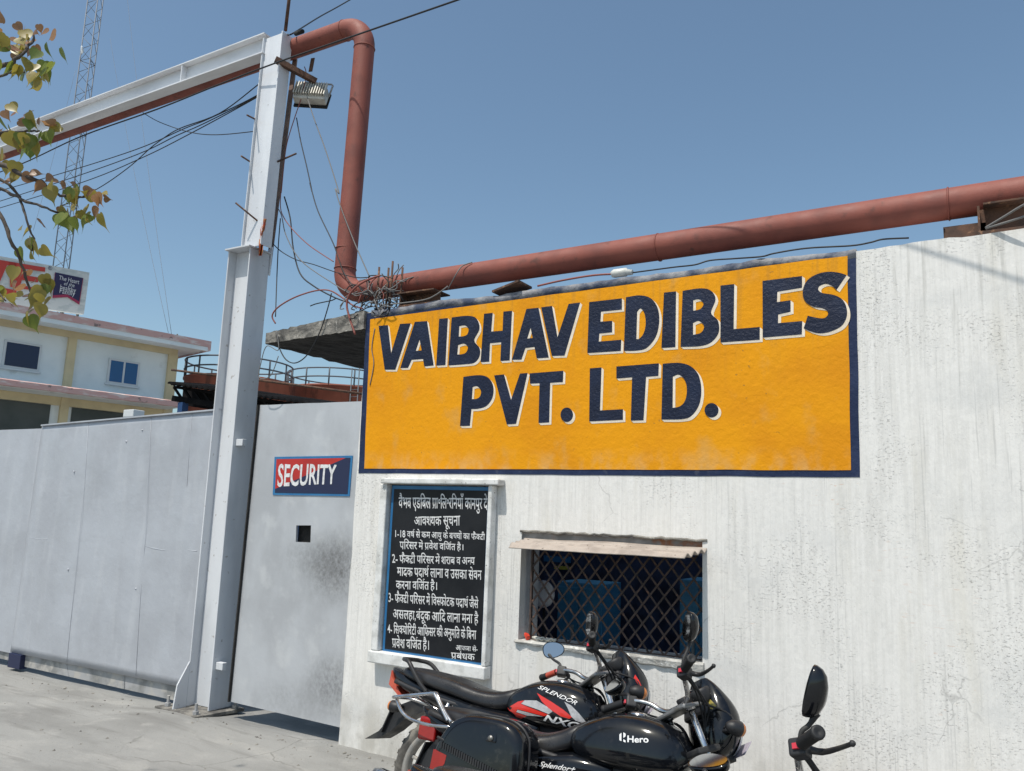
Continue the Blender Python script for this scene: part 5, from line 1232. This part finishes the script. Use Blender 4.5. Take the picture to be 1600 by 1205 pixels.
    if rail and not carrier:
        part(MB().tube(spline([(-.075,-.128,.735),(-.12,-.142,.775),(-.175,-.152,.838),(-.215,-.150,.878),(-.26,-.125,.888),(-.325,-.06,.888),(-.335,.02,.888),(-.325,.09,.886),(-.27,.14,.872),(-.18,.152,.80),(-.09,.128,.74)], 5), .0125, 10), 'grab_rail', 'dusty')
    if carrier:
        cr = MB(); r_ = .0088
        cr.tube(spline([(-.17,-.145,.735),(-.22,-.145,.78),(-.28,-.135,.845),(-.32,-.115,.850),(-.45,-.10,.825),(-.575,-.085,.80),(-.61,0,.797),(-.575,.075,.795),(-.45,.085,.775),(-.30,.10,.73)], 5), r_, 8)
        cr.tube(spline([(-.57,-.07,.795),(-.50,-.11,.745),(-.42,-.13,.715),(-.30,-.14,.705),(-.17,-.145,.715)], 5), r_, 8)
        cr.tube([(-.44,-.1,.825),(-.44,.08,.775)], r_*.9, 8)
        part(cr, 'rear_carrier', 'chrome')
        part(MB().bar((-.292,-.142,.852), (-.185,-.150,.738), .012, .034, (0,-1,.3)), 'carrier_bracket', 'chrome', bevel=.004)
    # steering assembly
    ax = Vector((-math.sin(STA),0,math.cos(STA))); fo = Vector((.90,0,.93))
    for sg in (-1, 1):
        p0 = Vector((.905,.088*sg,.945)); p1 = Vector((1.215,.088*sg,.305)); m_ = p0.lerp(p1, .50)
        fk = part(MB().tube([p0, m_], .0155, 14), 'fork_tube', 'chrome', s=True)
        part(MB().tube([m_-(p1-p0).normalized()*.0, m_+(p1-p0).normalized()*.02, p1], [.024,.0225,.021], 14), 'fork_slider', 'dusty', fk, True)
        part(MB().lathe([(-.012,.017),(-.012,.024),(.014,.024),(.016,.017)], p0.lerp(p1,.02), ax, 16), 'fork_cap', 'chrome', fk, True)
    part(MB().hexa([(.86,-.115,.905),(.955,-.115,.945),(.955,.115,.945),(.86,.115,.905)],[(.855,-.115,.925),(.95,-.115,.965),(.95,.115,.965),(.855,.115,.925)]), 'top_clamp', 'alloy', s=True, bevel=.008)
    part(MB().hexa([(.94,-.115,.735),(1.05,-.115,.785),(1.05,.115,.785),(.94,.115,.735)],[(.93,-.115,.76),(1.04,-.115,.81),(1.04,.115,.81),(.93,.115,.76)]), 'bottom_clamp', 'dusty', s=True, bevel=.008)
    fg = [(a, 1.235+.335*math.cos(a), .30+.335*math.sin(a)) for a in [R(-15+i*14) for i in range(13)]]
    part(MB().loft([[Vector((x_, yy, z_))+Vector((math.cos(a),0,math.sin(a)))*(-(yy/.06)**2*.022+h_) for yy, h_ in ((-.06,-.012),(-.055,0),(-.03,.0),(0,.0),(.03,.0),(.055,0),(.06,-.012),(.03,-.008),(-.03,-.008))] for a, x_, z_ in fg]), 'front_mudguard', tank, s=True)
    # fairing round the headlamp
    fp_ = [(.775,1.04,1.115,.075),(.81,1.025,1.158,.105),(.86,1.012,1.185,.128),(.91,1.005,1.194,.136),(.96,1.0,1.190,.134),(1.00,.998,1.168,.126),(1.04,.998,1.125,.110),(1.08,1.0,1.072,.086),(1.105,1.002,1.035,.06)]
    rings = []
    for z_, xa, xb_, hw in interp(fp_, 4):
        rr = []
        for k in range(32):
            a = 2*math.pi*k/32; c, s_ = math.cos(a), math.sin(a); ex = 2.5
            xx = math.copysign(abs(c)**(2/ex), c); yy = math.copysign(abs(s_)**(2/ex), s_)
            rr.append(Vector(((xa+xb_)/2+xx*(xb_-xa)/2, yy*hw*(1-.16*max(xx,0)), z_)))
        rings.append(rr)
    if cowl: fa = part(MB().loft(rings), 'headlamp_fairing', tank, s=True)
    else: fa = part(MB().lathe([(-.13,.0),(-.12,.04),(-.07,.078),(-.01,.088),(.005,.086)], (1.165,0,.83), (1,0,-.12), 28), 'headlight_bowl', tank, s=True)
    part(MB().lathe([(0,.083),(.012,.078),(.024,.05),(.028,.0)], (1.176,0,.885 if cowl else .83), (1,0,-.12), 28), 'headlight', 'lens', fa, True)
    for sg in (-1, 1) if cowl else ():
        g_ = part(MB().lathe([(-.045,.030),(-.03,.043),(.0,.046),(.012,.046),(.016,.041),(.012,.040)], (.985,.055*sg,1.028), (-.55,0,.83), 28), 'gauge', 'dusty', s=True)
        part(MB().lathe([(.0,.040),(.010,.039),(.0115,.0)], (.985,.055*sg,1.028), (-.55,0,.83), 28), 'gauge_glass', 'lens', g_, True)
    part(MB().box(.985,1.055,-.085,.085,.93,.99), 'instrument_pod', 'dusty', s=True, bevel=.015)
    part(MB().hexa([(1.175,-.10,.80),(1.18,-.10,.80),(1.18,.10,.80),(1.175,.10,.80)],[(1.215,-.10,.868),(1.22,-.10,.868),(1.22,.10,.868),(1.215,.10,.868)]), 'front_number_plate', 'plate', s=True, bevel=.003)
    part(MB().box(1.10,1.185,-.03,.03,.79,.82), 'plate_bracket', 'dusty', s=True)
    # handlebar
    hb = [(.73,.36,1.0),(.775,.25,1.012),(.80,.20,1.012),(.845,.15,.998),(.882,.11,.968),(.897,.07,.952),(.90,.03,.950),(.90,-.03,.950),(.897,-.07,.952),(.882,-.11,.968),(.845,-.15,.998),(.80,-.20,1.012),(.775,-.25,1.012),(.73,-.36,1.0)]
    hd = part(MB().tube(spline(hb, 5), .0112, 12), 'handlebar', 'chrome', s=True)
    for sg in (-1, 1):
        b_ = Vector((.73,.368*sg,.9995)); a_ = Vector((.778,.245*sg,1.0122)); d = (b_-a_).normalized(); ln_ = (b_-a_).length
        gm = 'grip'
        if sg > 0 and leftgrip:
            part(MB().lathe([(.010,.0175),(.085,.0165)], a_, d, 18), 'grip_sleeve', leftgrip, hd, True); gp = MB().lathe([(.084,.0175),(ln_-.012,.0175),(ln_-.004,.020),(ln_+.004,.019),(ln_+.006,.012),(ln_+.001,.004),(ln_+.001,0)], a_, d, 22)
        else:
            prof = [(.008,.019)]
            for k in range(16): prof += [(.012+k*(ln_-.02)/16,.0168),(.012+(k+.5)*(ln_-.02)/16,.0185)]
            gp = MB().lathe(prof+[(ln_-.004,.0205),(ln_+.004,.0195),(ln_+.006,.013),(ln_+.001,.004),(ln_+.001,0)], a_, d, 22)
        part(gp, 'grip', gm, hd, True)
        sw = part(MB().box(-.022,.028,-.026,.026,-.028,.024), 'switch_housing', 'dusty', bevel=.008, seg=3)
        sw.data.transform(S @ Matrix.Translation((.790,.222*sg,1.010)) @ Matrix.Rotation(-.4*sg, 4, 'Z'))
        b2 = MB().box(-.031,-.023,-.012,.008,-.012,.004).build('switch_button', M['pinkred'], sw); b2.data.transform(S @ Matrix.Translation((.790,.222*sg,1.010)) @ Matrix.Rotation(-.4*sg, 4, 'Z'))
        lv = [(.805,.225*sg,1.012),(.838,.24*sg,1.008),(.848,.265*sg,1.004),(.842,.31*sg,.998),(.828,.36*sg,.990),(.812,.405*sg,.982)]
        l_ = MB().tube(spline(lv, 4), [.013,.012,.012,.011,.010,.010,.010,.009,.0085,.0085,.008,.008,.0075,.0075,.007,.007,.0068,.0068,.0066,.0066,.0066], 9)
        l_.lathe([(-.009,0),(-.0065,.0065),(0,.0095),(.0065,.0065),(.009,0)], lv[-1], (0,sg,0), 12); part(l_, 'lever', 'dusty', hd, True)
        for k in range(2 if sg > 0 else 3):
            part(MB().tube(spline([(.80+.012*k,.215*sg,.998),(.865+.03*k,.19*sg,.965-.02*k),(.95+.02*k,.11*sg,.93),(1.0,.06*sg,.86),(.99,.03*sg,.76),(.92,.02*sg,.70)], 5), .0042, 6), 'control_cable', 'grip', s=True)
    part(MB().tube(spline([(.955,-.10,.96),(1.09,-.135,.93),(1.10,-.13,.80),(1.02,-.10,.72),(.93,-.05,.66)], 5), .0045, 6), 'control_cable', 'grip', s=True)
    if panniers:
        for sg in (-1,):
            o0 = [(-.165,.40),(-.15,.56),(-.125,.66),(-.085,.735),(-.03,.778),(.05,.798),(.18,.800),(.255,.785),(.305,.745),(.325,.68),(.333,.40)]
            o0 = interp(o0, 3); cx_, cz_ = .085, .58
            rg = []
            for yy, sc in ((.150,.985),(.170,1.0),(.285,1.0),(.305,.985),(.322,.95),(.332,.89),(.336,.80)):
                rg.append([Vector((cx_+(a-cx_)*sc, yy*sg, cz_+(b-cz_)*sc)) for a, b in o0])
            pn = part(MB().loft(rg), 'pannier', 'gloss')
            part(MB().tube([(cx_+(a-cx_)*1.012, .262*sg, cz_+(b-cz_)*1.012) for a, b in o0], .006, 6), 'lid_seam', 'dusty', pn)
            rb_ = MB()
            for k in range(34):
                s_ = k/33; c = Vector((-.112+s_*.425, .337*sg-(.02*sg if s_ < .06 else 0), .655-s_*.10)); rb_.box(c.x-.0045, c.x+.0045, min(c.y-.012*sg, c.y+.004*sg), max(c.y-.012*sg, c.y+.004*sg), c.z-.014, c.z+.014)
            part(rb_, 'ribbed_strip', 'dusty', pn)
            part(MB().bar((-.12,.330*sg,.678), (.318,.330*sg,.578), .012, .010, (0,sg,0)), 'strip_edge', 'dusty', pn, bevel=.003)
            lk = part(MB().hexa([(.140,.330*sg,.700),(.196,.330*sg,.700),(.196,.3425*sg,.700),(.140,.3425*sg,.700)],[(.143,.318*sg,.778),(.193,.318*sg,.778),(.193,.3325*sg,.778),(.143,.3325*sg,.778)]), 'lock_flap', 'gloss', pn, bevel=.006, seg=3)
            part(MB().lathe([(0,.013),(.006,.012),(.007,.0)], (.168,.342*sg,.716), (0,sg,0), 16), 'lock', 'alloy', lk)
            rf_ = MB(); xzprism(rf_, [(-.128,.628),(-.05,.612),(-.055,.575),(-.075,.545),(-.135,.535)], .30*sg, .337*sg, .05); part(rf_, 'reflector', 'lampred', pn, bevel=.006)
    bpy.context.view_layer.update()
    return root, W_, tk, S
def bvh_world(o):
    dg = bpy.context.evaluated_depsgraph_get(); me = o.data; mw = o.matrix_world
    return BVHTree.FromPolygons([mw @ v.co for v in me.vertices], [tuple(p.vertices) for p in me.polygons])
def on_surface(bv, x, y, off):
    d = (CW + CR*((x-CX)/FPX) - CU*((y-CY)/FPX)).normalized()
    h = bv.ray_cast(CAM, d); 
    if h[0] is None: return None
    n_ = h[1] if h[1].dot(d) < 0 else -h[1]
    return h[0]+n_*off
def decal(loops, bv, name, m, parent, W_, off=.0015, step=9.):
    b = bmesh.new()
    for lp in loops:
        for tri in tessellate_polygon([[Vector((p[0], p[1], 0)) for p in l] for l in lp]):
            pts = [p for l in lp for p in l]; vs = [b.verts.new((pts[i][0], pts[i][1], 0)) for i in tri]; b.faces.new(vs)
    for _ in range(5):
        lg = [e for e in b.edges if e.calc_length() > step]
        if not lg: break
        bmesh.ops.subdivide_edges(b, edges=lg, cuts=1); bmesh.ops.triangulate(b, faces=b.faces[:])
    Wi = W_.inverted(); bad = []
    for v in b.verts:
        p = on_surface(bv, v.co.x, v.co.y, off)
        if p is None: bad.append(v)
        else: v.co = Wi @ p
    bmesh.ops.delete(b, geom=bad, context='VERTS')
    me = bpy.data.meshes.new(name); b.to_mesh(me); b.free(); o = bpy.data.objects.new(name, me); COL.objects.link(o); me.materials.append(m); o.parent = parent
    return o
def decal_text(segs, x0, x1, top, bot, bv, name, m, parent, W_, bold=.02, shear=0., fn=None, off=.002):
    mb = MB(); place_writing(mb, segs, x0, x1, top, bot, fn or (lambda x, y: Vector((x, y, 0))), bold=bold, shear=shear)
    loops = [[[(mb.v[i][0], mb.v[i][1]) for i in f]] for f in mb.f]
    return decal(loops, bv, name, m, parent, W_, off, 5.)
def mirror(root, W_, c, nrm_, longax, L_, Wd, base, bend=None):
    """world-space rear mirror: glass facing nrm_, long axis longax, on a stem from base"""
    Wi = W_.inverted(); n_ = Vector(nrm_).normalized(); u = Vector(longax); u = (u-n_*u.dot(n_)).normalized(); v = n_.cross(u); c = Vector(c)
    def oval(s_, d): 
        out = []
        for k in range(28):
            a = 2*math.pi*k/28; cu, cv = math.cos(a), math.sin(a); ex = 2.3
            pu = math.copysign(abs(cu)**(2/ex), cu); pv = math.copysign(abs(cv)**(2/ex), cv)
            out.append(c+u*pu*L_/2*s_+v*pv*Wd/2*s_*(1-.18*pu)-n_*d)
        return out
    sh_ = MB().loft([oval(.93,.004), oval(1.,-.002), oval(1.,.006), oval(.93,.022), oval(.74,.036), oval(.4,.045), oval(.12,.047)]).build('mirror', M['gloss'], root, xf=Wi)
    MB().add(oval(.92,-.0035), [tuple(range(28))]).build('mirror_glass', M['mirror'], sh_, xf=Wi)
    e_ = c-u*L_*.36-n_*.028; b_ = Vector(base)
    MB().tube(spline([b_, b_.lerp(e_, .12)+Vector((0,0,.015)), b_.lerp(e_, .55)+(bend or Vector((0,0,0))), e_], 5), [.0075]*12+[.009,.010,.012,.013], 9).build('mirror_stem', M['dusty'], sh_, xf=Wi)

def half_to(c, t):
    return (CAM-c).normalized()+(Vector(t)-c).normalized()
B1 = (-2.76885,3.95486,-.03038,.17157,.8901); B2 = (-2.16598,3.47047,.02245,.19729,.949); B3 = (-1.5,2.50,.06,.20,.93)
def loc2w(W_, S, p): return W_ @ (S @ Vector(p))
# first motorcycle, against the wall
r1, W1, tk1, S1_ = bike('black motorcycle with red and silver tank stripes and long bare seat, closest to the wall', *B1, leftgrip='fadedgrip' if 'fadedgrip' in M else 'fadedred')
bv = bvh_world(tk1)
q1 = lambda l: [(580+x/4.725, 950+y/4.725) for x, y in l]; q2 = lambda l: [(830+x/4.549, 940+y/4.549) for x, y in l]
decal([[q1([(965,768),(1010,738),(1085,692),(1132,682),(1105,708),(1150,728),(1310,788),(1275,799),(1080,748),(1070,772),(1150,798),(1108,816)])], [q1([(1224,628),(1262,652),(1330,692),(1420,752),(1484,806),(1462,818),(1400,800),(1310,742),(1260,690)])]], bv, 'tank_stripe', M['decalred'], tk1, W1)
decal([[q1([(1134,682),(1222,684),(1300,730),(1340,764),(1312,784),(1225,748),(1108,707)])], [q1([(1082,752),(1270,802),(1150,794),(1072,768)])], [q2([(236,712),(285,740),(335,790),(392,858),(372,866),(318,848),(285,818),(262,762)])]], bv, 'tank_stripe', M['decalsil'], tk1, W1)
def slant(x0, y0, x1, y1, h_):
    d = Vector((x1-x0, y1-y0)); L_ = d.length; d /= L_; n_ = Vector((-d.y, d.x))
    return lambda u, v: Vector((x0, y0, 0)) + Vector((d.x, d.y, 0))*(u*L_) + Vector((n_.x, n_.y, 0))*(v*h_)
decal_text(['SPLENDOR'], 0, 1, (0,0), (1,1), bv, 'tank_lettering', M['decalwht'], tk1, W1, bold=.0, shear=.08, fn=slant(844,1071,903,1097,6.0))
decal_text(['NXG'], 0, 1, (0,0), (1,1), bv, 'tank_lettering', M['decalwht'], tk1, W1, bold=.03, shear=.1, fn=slant(853,1117,905,1130.5,9.))
fa1 = [o for o in r1.children if o.name.startswith('headlamp_fairing')][0]
bvf = bvh_world(fa1); decal([[q2([(738,520),(765,560),(800,640),(806,668),(790,662),(760,590),(728,545)])]], bvf, 'fairing_stripe', M['decalred'], fa1, W1)
c = P(865,1015.5,Y=loc2w(W1,S1_,(.76,.33,1.14)).y); mirror(r1, W1, c, (CAM-c)+Vector((-.3,0,.5)), (.9,-.3,.28), .125, .088, loc2w(W1,S1_,(.79,.235,1.03)))
c = P(920.5,974,Y=loc2w(W1,S1_,(.73,-.33,1.09)).y); mirror(r1, W1, c, (-.74,-.67,.0), (.30,-.3,1.), .125, .085, loc2w(W1,S1_,(.775,-.25,1.02)))
# second motorcycle
r2, W2, tk2, S2_ = bike('glossy black motorcycle with a side pannier and chrome rear carrier, second from the wall', *B2, low=.052, panniers=True, carrier=True)
bv = bvh_world(tk2)
decal_text(['Hero'], 980.5, 1013.5, (1150.5,1151.5), (1159.5,1160.5), bv, 'tank_lettering', M['decalwht'], tk2, W2, bold=.022)
decal([[[(968,1148),(971.2,1145.2),(971.2,1158.2),(968,1156.6)]], [[(974.2,1144.6),(977.6,1146.8),(977.6,1150.6),(974.2,1153.4)]], [[(974.2,1155.2),(977.6,1157.2),(977.6,1160.4),(974.2,1159)]]], bv, 'tank_emblem', M['decalwht'], tk2, W2, step=3)
tc2 = [o for o in r2.children if o.name.startswith('tail_cowl')][0]
bvt = bvh_world(tc2); decal_text(['Splendor+'], 0, 1, (0,0), (1,1), bvt, 'side_lettering', M['decalwht'], tc2, W2, bold=.012, shear=.1, fn=slant(845,1190,899,1199,7.5), off=.003)
fa2 = [o for o in r2.children if o.name.startswith('headlamp_fairing')][0]
bvf = bvh_world(fa2); decal([[q2([(1255,690),(1268,690),(1318,742),(1290,766),(1250,764)])]], bvf, 'fairing_sticker', M['gold'], fa2, W2)
c = P(960,1070,Y=loc2w(W2,S2_,(.756,.33,1.118)).y); mirror(r2, W2, c, half_to(c, (-2.80,WY,1.35)), (.9,-.4,.2), .125, .09, loc2w(W2,S2_,(.79,.235,1.03)))
c = P(1074,979,Y=loc2w(W2,S2_,(.735,-.33,1.16)).y); mirror(r2, W2, c, (-.76,-.64,.0), (.36,-.3,1.), .135, .085, loc2w(W2,S2_,(.765,-.25,1.02)))
# third motorcycle, only its right bar in view
r3, W3, tk3, S3_ = bike('black motorcycle nearest the street, only one mirror, grip and lever rising into view', *B3, rail=False, cowl=False)
c = P(1108,1190,Y=loc2w(W3,S3_,(.756,.33,1.118)).y); mirror(r3, W3, c, half_to(c, (-2.15,WY,2.045)), (.9,-.4,.12), .16, .10, loc2w(W3,S3_,(.79,.235,1.03)))
c = P(1266,1079,Y=loc2w(W3,S3_,(.735,-.33,1.16)).y); mirror(r3, W3, c, (-.97,.12,.24), (.36,-.2,1.), .155, .085, loc2w(W3,S3_,(.77,-.25,1.02)))
